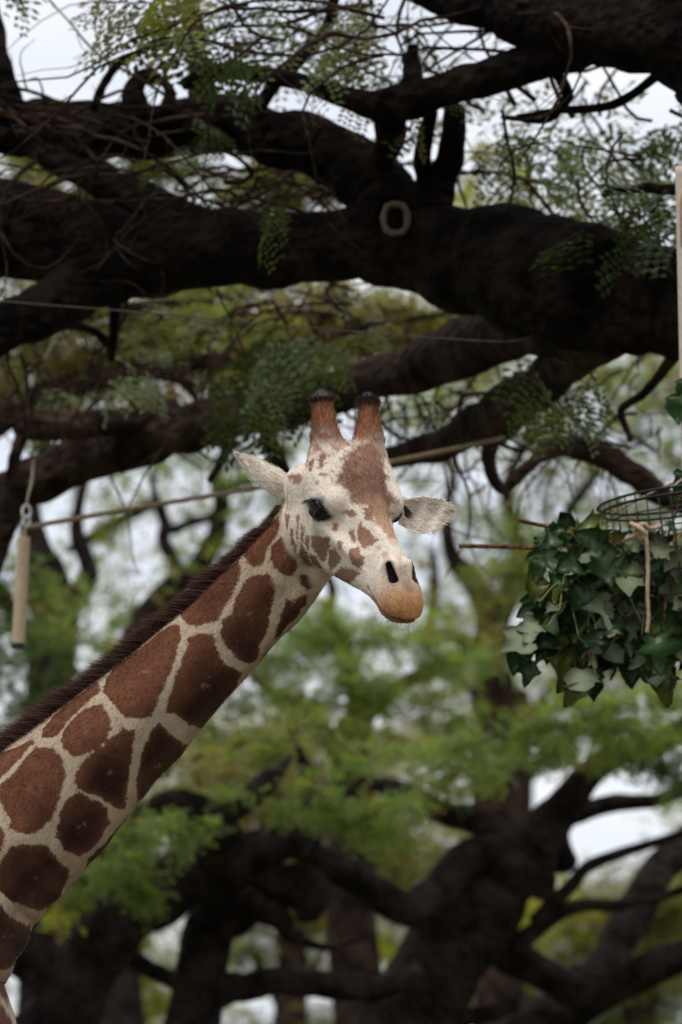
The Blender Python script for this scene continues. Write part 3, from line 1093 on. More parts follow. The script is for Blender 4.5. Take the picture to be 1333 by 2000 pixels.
# ------------------------------------------------------------------ ground
def ground_mat():
    m, n, b = mat_new("ground")
    t = n.nodes.new("ShaderNodeTexCoord")
    a = n.nodes.new("ShaderNodeTexNoise")
    a.inputs['Scale'].default_value = .35
    a.inputs['Detail'].default_value = 8
    r = ramp(n, [(.35, (.055, .07, .022)), (.55, (.10, .085, .045)), (.75, (.17, .125, .08))])
    n.links.new(t.outputs['Object'], a.inputs['Vector'])
    n.links.new(a.outputs[0], r.inputs[0])
    n.links.new(r.outputs[0], b.inputs['Base Color'])
    b.inputs['Roughness'].default_value = .95
    return m


gx = np.concatenate([np.linspace(-3000, -60, 12), np.linspace(-50, 50, 41), np.linspace(60, 3000, 12)])
gy = np.concatenate([np.linspace(-3000, -40, 8), np.linspace(-30, 90, 49), np.linspace(100, 3500, 14)])
gX, gY = np.meshgrid(gx, gy, indexing='ij')
gp = np.stack([gX.ravel(), gY.ravel(), np.zeros(gX.size)], 1)
gi, gj = np.meshgrid(np.arange(len(gx) - 1), np.arange(len(gy) - 1), indexing='ij')
ga = (gi * len(gy) + gj).ravel()
inr = (np.abs(gp[:, 0]) < 55) & (gp[:, 1] > -35) & (gp[:, 1] < 95)
gp[:, 2] = np.where(inr & (np.hypot(gp[:, 0] + .9, gp[:, 1] - 13) > 5), vnoise(gp, .12, 2) * .10 - .06, 0)
ground = obj_np('ground', gp, np.stack([ga, ga + len(gy), ga + len(gy) + 1, ga + 1], 1), ground_mat())
ground['kind'] = 'structure'


# ------------------------------------------------------------------ bark, leaves
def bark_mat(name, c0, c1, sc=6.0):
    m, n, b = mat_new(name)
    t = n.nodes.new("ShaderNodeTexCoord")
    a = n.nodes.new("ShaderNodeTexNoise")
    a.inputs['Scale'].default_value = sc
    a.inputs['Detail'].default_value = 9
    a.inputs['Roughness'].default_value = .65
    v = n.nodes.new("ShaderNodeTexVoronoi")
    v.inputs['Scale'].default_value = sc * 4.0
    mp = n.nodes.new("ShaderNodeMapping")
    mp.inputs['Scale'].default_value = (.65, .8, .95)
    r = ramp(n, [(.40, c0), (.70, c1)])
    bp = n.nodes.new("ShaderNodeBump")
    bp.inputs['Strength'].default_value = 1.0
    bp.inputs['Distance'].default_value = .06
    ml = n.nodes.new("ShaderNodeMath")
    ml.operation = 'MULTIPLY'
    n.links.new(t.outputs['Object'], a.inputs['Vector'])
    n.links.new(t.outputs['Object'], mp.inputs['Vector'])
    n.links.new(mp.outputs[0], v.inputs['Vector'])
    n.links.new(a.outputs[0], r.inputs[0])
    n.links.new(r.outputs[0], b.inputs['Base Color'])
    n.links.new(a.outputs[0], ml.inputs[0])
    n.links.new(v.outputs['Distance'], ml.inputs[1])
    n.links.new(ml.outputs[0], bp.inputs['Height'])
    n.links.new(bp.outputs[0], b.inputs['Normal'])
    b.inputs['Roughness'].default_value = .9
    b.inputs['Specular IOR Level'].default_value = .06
    return m


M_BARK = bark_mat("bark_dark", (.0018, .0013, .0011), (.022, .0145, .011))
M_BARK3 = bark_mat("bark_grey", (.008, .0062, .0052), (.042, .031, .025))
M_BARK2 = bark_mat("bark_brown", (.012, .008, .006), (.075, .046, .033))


def leaf_mat(name, trans=.45, rough=.45):
    m, n, b = mat_new(name)
    out = n.nodes['Material Output']
    a = n.nodes.new("ShaderNodeAttribute")
    a.attribute_name = 'coat'
    n.links.new(a.outputs['Color'], b.inputs['Base Color'])
    b.inputs['Roughness'].default_value = rough
    b.inputs['Specular IOR Level'].default_value = .3
    tr = n.nodes.new("ShaderNodeBsdfTranslucent")
    hs = n.nodes.new("ShaderNodeMix")
    hs.data_type = 'RGBA'
    hs.blend_type = 'MULTIPLY'
    hs.inputs[0].default_value = 1
    hs.inputs[7].default_value = (1.95, 1.95, .85, 1)
    n.links.new(a.outputs['Color'], hs.inputs[6])
    n.links.new(hs.outputs[2], tr.inputs['Color'])
    mx = n.nodes.new("ShaderNodeMixShader")
    mx.inputs[0].default_value = trans
    n.links.new(b.outputs[0], mx.inputs[1])
    n.links.new(tr.outputs[0], mx.inputs[2])
    n.links.new(mx.outputs[0], out.inputs['Surface'])
    return m


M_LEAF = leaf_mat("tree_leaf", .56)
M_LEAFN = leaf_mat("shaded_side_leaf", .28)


def catmull(pts, n):
    pts = np.asarray(pts, float)
    p = np.concatenate([[2 * pts[0] - pts[1]], pts, [2 * pts[-1] - pts[-2]]])
    out = []
    for i in range(1, len(p) - 2):
        t = np.linspace(0, 1, n, endpoint=False)[:, None]
        a, b, c, d = p[i - 1], p[i], p[i + 1], p[i + 2]
        out.append(.5 * ((2 * b) + (-a + c) * t + (2 * a - 5 * b + 4 * c - d) * t ** 2 + (-a + 3 * b - 3 * c + d) * t ** 3))
    out.append(pts[-1:])
    return np.concatenate(out)


def tube(pts, rad, seg=12, rough=0.0, seed=0, knots=0.0):
    """swept tube with lumpy bark relief and closed ends"""
    pts = np.asarray(pts, float)
    n = len(pts)
    T = nrm(np.gradient(pts, axis=0))
    ref = np.array((0.13, .2, .97)) if abs(T[0][2]) < .8 else np.array((1.0, .1, 0))
    U_ = []
    u = ref - T[0] * (ref @ T[0])
    for k in range(n):
        u = u - T[k] * (u @ T[k])
        u = u / np.linalg.norm(u)
        U_.append(u)
    U_ = np.array(U_)
    W = np.cross(T, U_)
    a = np.linspace(0, 2 * math.pi, seg, endpoint=False)
    ring = np.cos(a)[None, :, None] * U_[:, None] + np.sin(a)[None, :, None] * W[:, None]
    R = np.asarray(rad, float)[:, None] * np.ones((1, seg))
    if rough:
        base = (pts[:, None] + ring * R[:, :, None]).reshape(-1, 3)
        s = np.concatenate([[0], np.cumsum(np.linalg.norm(np.diff(pts, axis=0), axis=1))])
        rm = max(rad)
        lo_ = np.stack([np.repeat(s, seg) / rm * .55, np.tile(np.cos(a), n) * 1.3, np.tile(np.sin(a), n) * 1.3], 1)
        nz = .55 * vnoise(lo_, 1.0, seed) + .30 * vnoise(lo_ * (1, 2.2, 2.2), 1.7, seed + 1) + .20 * vnoise(lo_ * (.6, 3, 3), 3.0, seed + 2)
        R = R * (1 + rough * nz.reshape(n, seg))
    V = (pts[:, None] + ring * R[:, :, None]).reshape(-1, 3)
    i, j = np.meshgrid(np.arange(n - 1), np.arange(seg), indexing='ij')
    A = (i * seg + j).ravel()
    B_ = (i * seg + (j + 1) % seg).ravel()
    Q = np.stack([A, B_, B_ + seg, A + seg], 1)
    V = np.concatenate([V, pts[:1] - T[:1] * rad[0] * .35, pts[-1:] + T[-1:] * rad[-1] * .5])
    c0, c1 = n * seg, n * seg + 1
    jj = np.arange(seg)
    t0 = np.stack([np.full(seg, c0), (jj + 1) % seg, jj], 1)
    t1 = np.stack([np.full(seg, c1), (n - 1) * seg + jj, (n - 1) * seg + (jj + 1) % seg], 1)
    return V, Q, np.concatenate([t0, t1])


LIMB_PATHS = {}


def limb(tree, pts, name='limb', mat=None, sub=7, seg=16, rough=.22, seed=None, raw=False):
    """pts: (px, py, depth, radius px) or raw (x, y, z, r)"""
    if raw:
        P4 = np.array(pts, float)
    else:
        P4 = np.array([[*P(a, b, d), r * KPX * d] for a, b, d, r in pts])
    S = catmull(P4, sub)
    S[:, 3] = np.maximum(S[:, 3], .002)
    sd = random.randrange(1000) if seed is None else seed
    # small crooks
    amp = np.minimum(S[:, 3] * .16, .03)
    w = np.stack([vnoise(np.stack([np.arange(len(S)) * .33, np.full(len(S), sd * 1.0), np.full(len(S), k * 9.0)], 1), 1, sd) for k in range(3)], 1)
    S[:, :3] += w * amp[:, None]
    V, Q, T = tube(S[:, :3], S[:, 3], seg, rough, sd)
    o = obj_np(name, V, [Q, T], mat or M_BARK, tree)
    LIMB_PATHS.setdefault(tree.name, []).append(S)
    return o


def many_tubes(paths, rads, seg=4):
    """paths (N,K,3), rads (N,K) -> verts, quads"""
    N, K, _ = paths.shape
    T = nrm(np.gradient(paths, axis=1))
    ref = nrm(RNG.normal(size=(N, 1, 3)))
    U_ = nrm(np.cross(T, np.broadcast_to(ref, T.shape)))
    W = np.cross(T, U_)
    a = np.linspace(0, 2 * math.pi, seg, endpoint=False)
    V = paths[:, :, None] + (np.cos(a)[:, None] * U_[:, :, None] + np.sin(a)[:, None] * W[:, :, None]) * rads[:, :, None, None]
    i, k, j = np.meshgrid(np.arange(N), np.arange(K - 1), np.arange(seg), indexing='ij')
    A = (i * K * seg + k * seg + j).ravel()
    B_ = (i * K * seg + k * seg + (j + 1) % seg).ravel()
    return V.reshape(-1, 3), np.stack([A, B_, B_ + seg, A + seg], 1)


def twig_walk(start, dirs, length, K=9, wob=.5, sag=0.0):
    N = len(start)
    p = start.copy()
    d = nrm(dirs)
    out = [p.copy()]
    cur = RNG.normal(size=(N, 3)) * wob * .3
    for k in range(K - 1):
        cur = cur * .55 + RNG.normal(size=(N, 3)) * wob * .38
        d = nrm(d + cur + np.array((0, 0, -sag)))
        p = p + d * (length / (K - 1))[:, None]
        out.append(p.copy())
    return np.stack(out, 1)


PAL = {
    'green': ((.108, .165, .050), (.180, .232, .082)),
    'mid': ((.125, .160, .050), (.195, .210, .078)),
    'olive': ((.135, .130, .050), (.210, .185, .080)),
    'yellow': ((.240, .270, .036), (.340, .340, .065)),
    'dark': ((.040, .075, .026), (.075, .105, .038)),
    'dry': ((.150, .110, .060), (.230, .175, .095)),
}


def pal_cols(pal, n, rng=RNG, dry=.06):
    a, b = PAL[pal]
    t = rng.random((n, 1))
    c = np.array(a) * (1 - t) + np.array(b) * t
    m = rng.random(n)
    c[m < dry] = np.array((.20, .15, .045))
    c[m < dry * .4] = np.array((.15, .085, .045))
    return c * (.85 + .3 * rng.random((n, 1)))


def sprays(cent, axis, length, leaf, pal, pairs=6, dry=.06):
    """pinnate sprays: leaflets in pairs along an axis; returns verts, quads, cols"""
    n = len(cent)
    side = nrm(np.cross(axis, np.array((0, 0, 1.0)) + RNG.normal(size=(n, 3)) * .35))
    up = np.cross(side, axis)
    base_c = pal_cols(pal, n, dry=dry)
    Vs, Cs = [], []
    for k in range(pairs):
        t = (k + .6) / pairs
        for s in (-1, 1):
            o = cent + axis * (length * t)[:, None] - np.array((0, 0, 1.0)) * (length * .22 * t * t)[:, None]
            d = nrm(side * s + axis * .45 + RNG.normal(size=(n, 3)) * .22 - up * .15)
            w = nrm(np.cross(d, up + RNG.normal(size=(n, 3)) * .3))
            L_ = (leaf * (.75 + .5 * RNG.random(n)) * (1 - .35 * abs(t - .5)))[:, None]
            a = o + d * L_ * .06
            Vs.append(np.stack([a, a + d * L_ * .55 + w * L_ * .24, a + d * L_, a + d * L_ * .55 - w * L_ * .24], 1))
            Cs.append(base_c * (.85 + .3 * RNG.random((n, 1))))
    V = np.concatenate(Vs).reshape(-1, 3)
    C = np.repeat(np.concatenate(Cs), 4, 0)
    return V, np.arange(len(V)).reshape(-1, 4), C


class Crown:
    """leaf clouds of one tree gathered into its crown"""

    def __init__(self):
        self.V, self.Q, self.C, self.n = [], [], [], 0
        self.tw, self.tr = [], []

    def add(self, V, Q, C):
        self.V.append(V)
        self.Q.append(Q + self.n)
        self.C.append(C)
        self.n += len(V)

    def pad(self, px, py, rx, ry, d, cov, pal, dz=None, leaf=.042, pairs=5, dry=.06, twigs=.25):
        """a leafy pad: flattened clumps of sprays round a point"""
        c = P(px, py, d)
        ex, ez = rx * KPX * d, ry * KPX * d
        ey = max(ex * .8, .25) if dz is None else dz
        area = math.pi * ex * ez
        cov = cov * (.8 if d < 22 else 2.4 if d < 60 else 3.0)
        n = int(cov * area / (leaf * leaf * .24) / (pairs * 2)) + 2
        k = max(3, int(area / .05))
        k = k * 2
        cc = RNG.normal(size=(k, 3)) * .52
        cc = cc / np.maximum(1, np.linalg.norm(cc, axis=1, keepdims=True))
        cr = .20 + .42 * RNG.random(k)
        i = RNG.integers(0, k, n)
        q = cc[i] + nrm(RNG.normal(size=(n, 3))) * (RNG.random((n, 1)) ** .5) * cr[i][:, None] * np.array((1, 1, .55))
        p = c + q * np.array((ex, ey, ez))
        ax = nrm(q * np.array((1, 1, .3)) + RNG.normal(size=(n, 3)) * .7 + np.array((0, 0, -.12)))
        self.add(*sprays(p, ax, leaf * (2.2 + 1.4 * RNG.random(n)), leaf, pal, pairs, dry))
        nt_ = int(n * twigs * .5)
        if nt_:
            st = p[RNG.integers(0, n, nt_)]
            self.tw.append(np.stack([st, c + (st - c) * .35], 1))

    def build(self, tree, leafname='crown', mat=None, stuff=False):
        o = obj_np(leafname, np.concatenate(self.V), np.concatenate(self.Q), mat or M_LEAF, tree, False, np.concatenate(self.C))
        if self.tw:
            e = np.concatenate(self.tw)
            K = 6
            t = np.linspace(0, 1, K)[None, :, None]
            pth = e[:, :1] * (1 - t) + e[:, 1:] * t
            L_ = np.linalg.norm(e[:, 1] - e[:, 0], axis=1)[:, None, None]
            wob = np.cumsum(RNG.normal(size=pth.shape), 1) * .05 * L_
            pth = pth + wob * np.sin(t * math.pi)
            rd = np.linspace(.0025, .006, K)[None] * np.ones((len(e), 1))
            v, q = many_tubes(pth, rd, 3)
            tw = obj_np('twigs', v, q, M_BARK2, tree)
            tw['kind'] = 'stuff'
        return o


def ground_at(px, d):
    p = P(px, 1000, d)
    return np.array((p[0], p[1], 0.0))


def stem(tree, px, py, d, r, base, rbase=None, mat=None):
    """trunk from the ground up to a photo point"""
    top = P(px, py, d)
    r_ = r * KPX * d
    rb = rbase or r_ * 1.5
    b = np.asarray(base, float)
    mid = b * .45 + top * .55 + np.array((.08, .05, 0))
    q = b * .85 + top * .15
    limb(tree, [(*(b + (0, 0, -.3)), rb * 1.5), (*(b + (0, 0, .05)), rb * 1.3), (*q, rb), (*mid, (rb + r_) / 2), (*top, r_)], 'trunk', mat, raw=True, seg=20, rough=.28)


# ================================================================== the near rain tree
baseA = np.array((2.55, 17.3, 0.0))
treeA = thing('rain_tree', 'dark spreading tree whose thick limb with a ring-shaped scar arches over the giraffe', 'tree', baseA)
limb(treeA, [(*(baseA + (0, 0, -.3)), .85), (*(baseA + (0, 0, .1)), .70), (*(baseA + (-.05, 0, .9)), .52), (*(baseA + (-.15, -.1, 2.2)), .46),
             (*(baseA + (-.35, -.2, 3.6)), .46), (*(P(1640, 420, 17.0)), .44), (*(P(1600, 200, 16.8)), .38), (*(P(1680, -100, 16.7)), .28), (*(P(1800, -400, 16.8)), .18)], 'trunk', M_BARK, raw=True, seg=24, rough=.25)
A = lambda *p, **k: limb(treeA, p, **k)
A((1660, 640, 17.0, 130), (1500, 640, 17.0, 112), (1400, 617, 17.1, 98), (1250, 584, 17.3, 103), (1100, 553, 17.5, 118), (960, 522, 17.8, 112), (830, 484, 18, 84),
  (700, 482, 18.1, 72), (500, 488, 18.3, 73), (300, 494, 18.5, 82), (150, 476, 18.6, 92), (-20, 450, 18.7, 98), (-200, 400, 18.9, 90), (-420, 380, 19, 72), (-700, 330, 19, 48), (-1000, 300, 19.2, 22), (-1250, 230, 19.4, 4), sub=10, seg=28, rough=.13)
A((250, 520, 18.5, 50), (160, 565, 18.35, 56), (70, 615, 18.1, 50), (0, 650, 18, 45), (-150, 730, 17.8, 40), (-350, 800, 17.6, 30), (-600, 850, 17.4, 15), (-800, 870, 17.3, 3), seg=18)
A((800, 445, 18, 58), (750, 385, 18.1, 66), (690, 322, 18.2, 62), (610, 285, 18.3, 60), (520, 262, 18.4, 55), (430, 245, 18.5, 60), (330, 255, 18.6, 56), (200, 258, 18.7, 52), (90, 252, 18.8, 52), (-40, 250, 18.9, 50), (-250, 220, 19, 45), (-520, 140, 19.2, 26), (-800, 20, 19.5, 5), seg=22, sub=9)
A((70, 285, 18.8, 30), (150, 325, 18.7, 32), (230, 370, 18.6, 35), (330, 420, 18.5, 40), (430, 455, 18.4, 40))
A((400, 230, 18.5, 40), (393, 170, 18.6, 28), (385, 110, 18.7, 22), (380, 40, 18.8, 17), (370, -60, 18.9, 12))
A((20, 230, 18.8, 30), (8, 150, 18.8, 22), (-5, 80, 18.9, 18), (-20, -20, 19, 14))
A((275, 235, 18.5, 36), (262, 190, 18.5, 24), (280, 150, 18.5, 14), (318, 160, 18.5, 9), (345, 185, 18.5, 4), name='broken_stub')
A((325, 225, 18.4, 20), (330, 175, 18.4, 11), (300, 140, 18.4, 7), (285, 125, 18.4, 4))
A((182, 214, 18.4, 9), (205, 160, 18.4, 9), (235, 122, 18.4, 8), (265, 112, 18.4, 4))
A((505, 215, 18.3, 15), (545, 155, 18.3, 13), (600, 105, 18.2, 13), (640, 50, 18.1, 12), (660, -30, 18, 10))
A((1600, 220, 16.6, 170), (1430, 110, 16.5, 150), (1290, 60, 16.6, 96), (1180, 40, 16.8, 84), (1060, 25, 17, 70), (960, 5, 17.2, 58), (840, -30, 17.4, 50), (600, -120, 17.6, 40), (300, -180, 17.8, 28), (0, -300, 18, 16), (-300, -420, 18.2, 4), sub=9, seg=22)
A((1150, 75, 16.9, 50), (1060, 120, 17, 40), (960, 150, 17.1, 36), (880, 175, 17.2, 36), (800, 198, 17.3, 34), (730, 205, 17.4, 28), (660, 185, 17.5, 20), (590, 163, 17.6, 18), (500, 145, 17.7, 17), (430, 138, 17.8, 16), (360, 165, 17.9, 12))
A((755, 210, 17.5, 32), (765, 255, 17.8, 30), (748, 310, 18.05, 26))
A((806, 90, 17.5, 10), (806, 140, 17.45, 18), (800, 195, 17.35, 25))
A((890, 215, 17.7, 20), (882, 300, 17.9, 26), (866, 350, 18, 30), (850, 410, 18, 38))
A((842, 215, 17.7, 14), (826, 300, 17.9, 17), (830, 360, 18, 22), (836, 425, 18, 28))
A((1085, 135, 17.1, 11), (1108, 185, 17.2, 12), (1090, 215, 17.2, 9), (1060, 235, 17.2, 7), (980, 228, 17.2, 5))
A((1285, 145, 16.9, 10), (1200, 205, 17, 9), (1100, 215, 17.1, 8), (1010, 228, 17.2, 5))
A((1400, 378, 17.2, 14), (1320, 370, 17.2, 12), (1250, 368, 17.3, 10), (1180, 378, 17.4, 7))
A((1150, 600, 17.5, 84), (1030, 632, 18.2, 64), (930, 668, 18.8, 56), (820, 715, 19.4, 48), (700, 752, 19.8, 42), (600, 785, 20.1, 41), (450, 818, 20.5, 42), (330, 845, 20.8, 46), (220, 880, 21, 48), (100, 930, 21.2, 50), (0, 970, 21.3, 44), (-150, 1020, 21.5, 38), (-350, 1060, 21.8, 25), (-620, 1060, 22, 12), (-850, 1000, 22, 3), mat=M_BARK2, sub=9, seg=20)
A((18, 975, 21.2, 26), (10, 1035, 21.2, 20), (-15, 1110, 21.2, 16), (-60, 1230, 21.2, 10), mat=M_BARK2)
A((350, 800, 20.8, 22), (230, 822, 20.8, 28), (130, 835, 20.8, 32), (60, 833, 20.8, 30), (38, 836, 20.8, 20), mat=M_BARK2, name='broken_stub')
A((45, 850, 20.8, 14), (30, 890, 20.8, 12), (20, 930, 20.9, 10), mat=M_BARK2)
A((1190, 650, 17.6, 52), (1100, 715, 18.2, 42), (1030, 770, 18.8, 44), (960, 820, 19.2, 46), (915, 838, 19.4, 36), (860, 868, 19.6, 30), (790, 885, 19.8, 24), (700, 905, 20, 18), (560, 960, 20.2, 10), mat=M_BARK2)
A((950, 830, 19.3, 26), (955, 880, 19.5, 17), (962, 925, 19.6, 13), (985, 955, 19.7, 11), (1040, 905, 19.7, 12), (1080, 877, 19.8, 18), (1130, 875, 20, 22), (1200, 900, 20, 26), (1260, 945, 20, 24), (1330, 985, 20, 18), (1450, 1030, 20, 12), mat=M_BARK2)
A((1320, 690, 17.8, 13), (1262, 765, 18.3, 9), (1215, 800, 18.5, 8), (1232, 860, 18.8, 6), mat=M_BARK2)
A((228, 570, 18.6, 11), (222, 640, 18.7, 10), (216, 700, 18.8, 8))
A((222, 685, 18.8, 9), (180, 645, 18.8, 8), (120, 640, 18.9, 7), (60, 670, 19, 5))
A((345, 850, 20.7, 16), (440, 870, 20.9, 12), (410, 940, 21, 7), mat=M_BARK2)
A((520, 805, 20.3, 22), (530, 870, 20.5, 16), (560, 930, 20.7, 11), mat=M_BARK2)
# boughs reaching up into the added crown roof
for pts in [((1660, -60, 16.7, 110), (1400, -420, 17, 70), (1000, -650, 18, 45), (500, -800, 19, 26), (0, -900, 20, 6)),
            ((1760, -330, 16.8, 100), (1700, -700, 18, 60), (1400, -1000, 20, 34), (1000, -1250, 22, 8)),
            ((1790, -380, 16.8, 90), (2000, -700, 17.5, 55), (2200, -1000, 19, 30), (2300, -1300, 21, 6)),
            ((900, -20, 17.3, 44), (700, -300, 18.5, 28), (300, -500, 20, 16), (-200, -650, 22, 5)),
            ((-200, 400, 18.9, 60), (-420, 150, 19.5, 40), (-600, -200, 20, 24), (-700, -600, 21, 6))]:
    A(*pts, sub=8)
# ring-shaped scar where a bough was sawn off
th = np.linspace(0, 2 * math.pi, 33)[:-1]
rc = P(773, 427, 17.80)
ex_, ez_ = 23 * KPX * 17.8, 31 * KPX * 17.8
rp = rc + np.cos(th)[:, None] * ex_ * RT + np.sin(th)[:, None] * ez_ * nrm(UP + .15 * FW) + (np.sin(th * 3) * .004)[:, None] * UP
M_SCAR, n, b = mat_new("scar_wood")
nz_ = n.nodes.new("ShaderNodeTexNoise")
nz_.inputs['Scale'].default_value = 30
rr_ = ramp(n, [(.3, (.05, .036, .027)), (.7, (.15, .11, .085))])
n.links.new(nz_.outputs[0], rr_.inputs[0])
n.links.new(rr_.outputs[0], b.inputs['Base Color'])
b.inputs['Roughness'].default_value = .9
sv, sq = [], []
for k in range(32):
    T_ = nrm(rp[(k + 1) % 32] - rp[k - 1])
    o_ = nrm(rp[k] - rc)
    z_ = -FW
    for a_ in np.linspace(0, 2 * math.pi, 8, endpoint=False):
        sv.append(rp[k] + (math.cos(a_) * o_ * .8 + math.sin(a_) * z_) * .0145 * (1 + .15 * math.sin(k * 1.7)))
for k in range(32):
    for j in range(8):
        sq.append((k * 8 + j, k * 8 + (j + 1) % 8, ((k + 1) % 32) * 8 + (j + 1) % 8, ((k + 1) % 32) * 8 + j))
obj_np('branch_scar', np.array(sv), np.array(sq), M_SCAR, treeA)
v_, q_ = sphere((0, 0, 0), 1.0, 20, 10)
obj_np('scar_stub', rc + .035 * FW + v_[:, :1] * RT * ex_ * 1.1 + v_[:, 1:2] * FW * .04 + v_[:, 2:] * UP * ez_ * 1.1, q_, M_BARK, treeA)

# thin twigs over the upper part of the picture
tp = []
def twig_zone(n, x0, x1, y0, y1, d0, d1, L0, L1, dirs, sag=.05):
    st = np.array([P(RNG.uniform(x0, x1), RNG.uniform(y0, y1), RNG.uniform(d0, d1)) for _ in range(n)])
    dv = np.array([dirs[RNG.integers(len(dirs))] for _ in range(n)]) + RNG.normal(size=(n, 3)) * .3
    return twig_walk(st, dv, RNG.uniform(L0, L1, n), 12, .55, sag)
TW = np.concatenate([
    twig_zone(34, 420, 1050, -40, 120, 16.6, 18.2, .5, 1.3, [(-1, 0, -.1), (-1, .1, .15), (1, 0, -.15)]),
    twig_zone(30, 850, 1350, 150, 380, 17.2, 19.5, .4, 1.0, [(-1, 0, -.2), (-.6, .1, .5), (.4, .2, -.6)]),
    twig_zone(40, 30, 480, 200, 400, 17.9, 18.4, .4, 1.0, [(-1, 0, -.1), (1, 0, .05), (-.8, .1, .2)]),
    twig_zone(34, 420, 760, 330, 440, 18.6, 20.5, .4, 1.0, [(-1, 0, .1), (1, 0, .1)]),
    twig_zone(90, -60, 900, 560, 800, 19.5, 24, .4, 1.1, [(-.5, 0, -.7), (.5, 0, -.6), (-1, 0, .1), (0, 0, -1)], .1),
    twig_zone(40, 900, 1350, 660, 900, 19.5, 24, .4, 1.0, [(-.5, 0, -.7), (-1, 0, .1)], .1),
])
sub = TW[RNG.integers(0, len(TW), 420)]
kk = RNG.integers(2, 11, 420)
st2 = sub[np.arange(420), kk]
dv2 = nrm(sub[np.arange(420), kk] - sub[np.arange(420), kk - 1]) + RNG.normal(size=(420, 3)) * .7
TW2 = twig_walk(st2, dv2, RNG.uniform(.12, .45, 420), 8, .6, .05)
r1 = (np.linspace(1, .25, 12)[None] * RNG.uniform(.004, .011, len(TW))[:, None])
v1, q1 = many_tubes(TW, r1, 5)
r2 = (np.linspace(1, .35, 8)[None] * RNG.uniform(.0022, .0045, len(TW2))[:, None])
v2, q2 = many_tubes(TW2, r2, 4)
tw = obj_np('twigs', np.concatenate([v1, v2]), np.concatenate([q1, q2 + len(v1)]), M_BARK2, treeA)
tw['kind'] = 'stuff'


# feathery compound leaf, one mesh shared by many leaf objects
def compound_leaf(name, pal, seed, L_=.24, pin=4, pairs=7, lf=.028):
    rg = np.random.default_rng(seed)
    V, Q, C = [], [], []
    def quad(a, d, w, l, c):
        k = len(V)
        V.extend([a, a + d * l * .5 + w * l * .25, a + d * l, a + d * l * .5 - w * l * .25])
        Q.append((k, k + 1, k + 2, k + 3))
        C.extend([c] * 4)
    x = np.array((1.0, 0, 0))
    quad(np.zeros(3), x, np.array((0, .03, 0)), L_, np.array((.10, .09, .04)))
    for k in range(pin):
        t = (k + 1) / pin
        for s in (-1, 1):
            o = x * L_ * t * .92 + np.array((0, 0, -.03 * t * t))
            d = nrm(np.array((.55 + .3 * t, s * 1.0, -.15 - .35 * rg.random())))
            pl = L_ * (.62 - .18 * abs(t - .6))
            wv = nrm(np.cross(d, (0, 0, 1)))
            nv = np.cross(wv, d)
            for m in range(pairs):
                u = (m + .7) / pairs
                for s2 in (-1, 1):
                    a = o + d * pl * u + np.array((0, 0, -.05 * u * u))
                    dd = nrm(wv * s2 + d * .5 + nv * rg.normal() * .2)
                    ww = nrm(np.cross(dd, nv))
                    c = pal_cols(pal, 1, rg)[0]
                    quad(a, dd, ww, lf * (.8 + .4 * rg.random()), c)
    return mesh_np(name, np.array(V), np.array(Q), M_LEAFN, False, np.array(C) * .62)  # leaf colour darkened to give the backlit, shaded look


LM = [compound_leaf('compound_leaf', p, i, L, 3, 5, lf) for i, (p, L, lf) in enumerate(
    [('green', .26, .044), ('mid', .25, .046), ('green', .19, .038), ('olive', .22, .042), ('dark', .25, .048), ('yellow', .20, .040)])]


def place_leaf(p, rz, tilt, k, sc=1.0):
    o = bpy.data.objects.new('compound_leaf', LM[k])
    o.location = np.asarray(p) - baseA
    o.rotation_euler = (random.uniform(-.5, .5), tilt, rz)
    o.scale = (sc, sc, sc)
    return link(o, treeA)


nleaf = 0
def leaf_zone(n, x0, x1, y0, y1, d0, d1, ks, s0=.8, s1=1.2):
    global nleaf
    for _ in range(n):
        p = P(RNG.uniform(x0, x1), RNG.uniform(y0, y1), RNG.uniform(d0, d1))
        place_leaf(p, RNG.uniform(0, 6.28), RNG.uniform(.1, 1.0), ks[RNG.integers(len(ks))], RNG.uniform(s0, s1))
        nleaf += 1
leaf_zone(7, 180, 420, -90, 0, 16.9, 17.6, [0, 1, 3, 5])
leaf_zone(8, 350, 450, -40, 70, 17.0, 17.8, [1, 4, 4], .6, .9)
leaf_zone(7, 340, 460, 0, 110, 16.8, 17.5, [4, 3, 4, 1], .55, .85)
leaf_zone(5, 200, 300, -40, 20, 16.8, 17.4, [3, 4, 1], .6, .9)
leaf_zone(10, 1140, 1330, 250, 460, 17.0, 17.6, [4, 4, 0], .6, .95)
leaf_zone(2, -60, 60, -90, -40, 17.0, 17.8, [0, 4, 2], .6, .9)
leaf_zone(4, 360, 420, 225, 250, 17.7, 18.2, [4, 1, 2], .4, .6)
leaf_zone(3, 290, 360, 270, 320, 17.9, 18.3, [4, 2], .4, .6)
leaf_zone(2, 540, 590, 390, 420, 17.7, 18.0, [0, 2], .5, .8)
leaf_zone(6, 80, 200, 310, 390, 18.9, 19.4, [0, 1], .6, .9)
leaf_zone(26, 460, 760, -40, 110, 16.9, 18.4, [1, 3, 0, 2], .5, .9)
leaf_zone(20, 640, 960, 60, 200, 17.4, 19, [1, 3, 2], .4, .8)
leaf_zone(34, 900, 1330, 230, 420, 17.6, 20, [1, 0, 4, 2], .6, 1.0)
leaf_zone(16, 1150, 1345, 380, 500, 17.9, 19.5, [0, 1, 5, 4], .7, 1.1)
leaf_zone(14, 440, 650, 590, 730, 18.4, 19.4, [4, 4, 0, 4], .6, 1.0)
leaf_zone(6, 450, 510, 690, 770, 18.6, 19.2, [4, 4, 0], .6, .9)
leaf_zone(10, 980, 1140, 680, 780, 17.9, 18.8, [4, 0, 4], .6, .9)
leaf_zone(18, -20, 420, 580, 760, 19.5, 22, [1, 3, 3, 0], .5, .9)
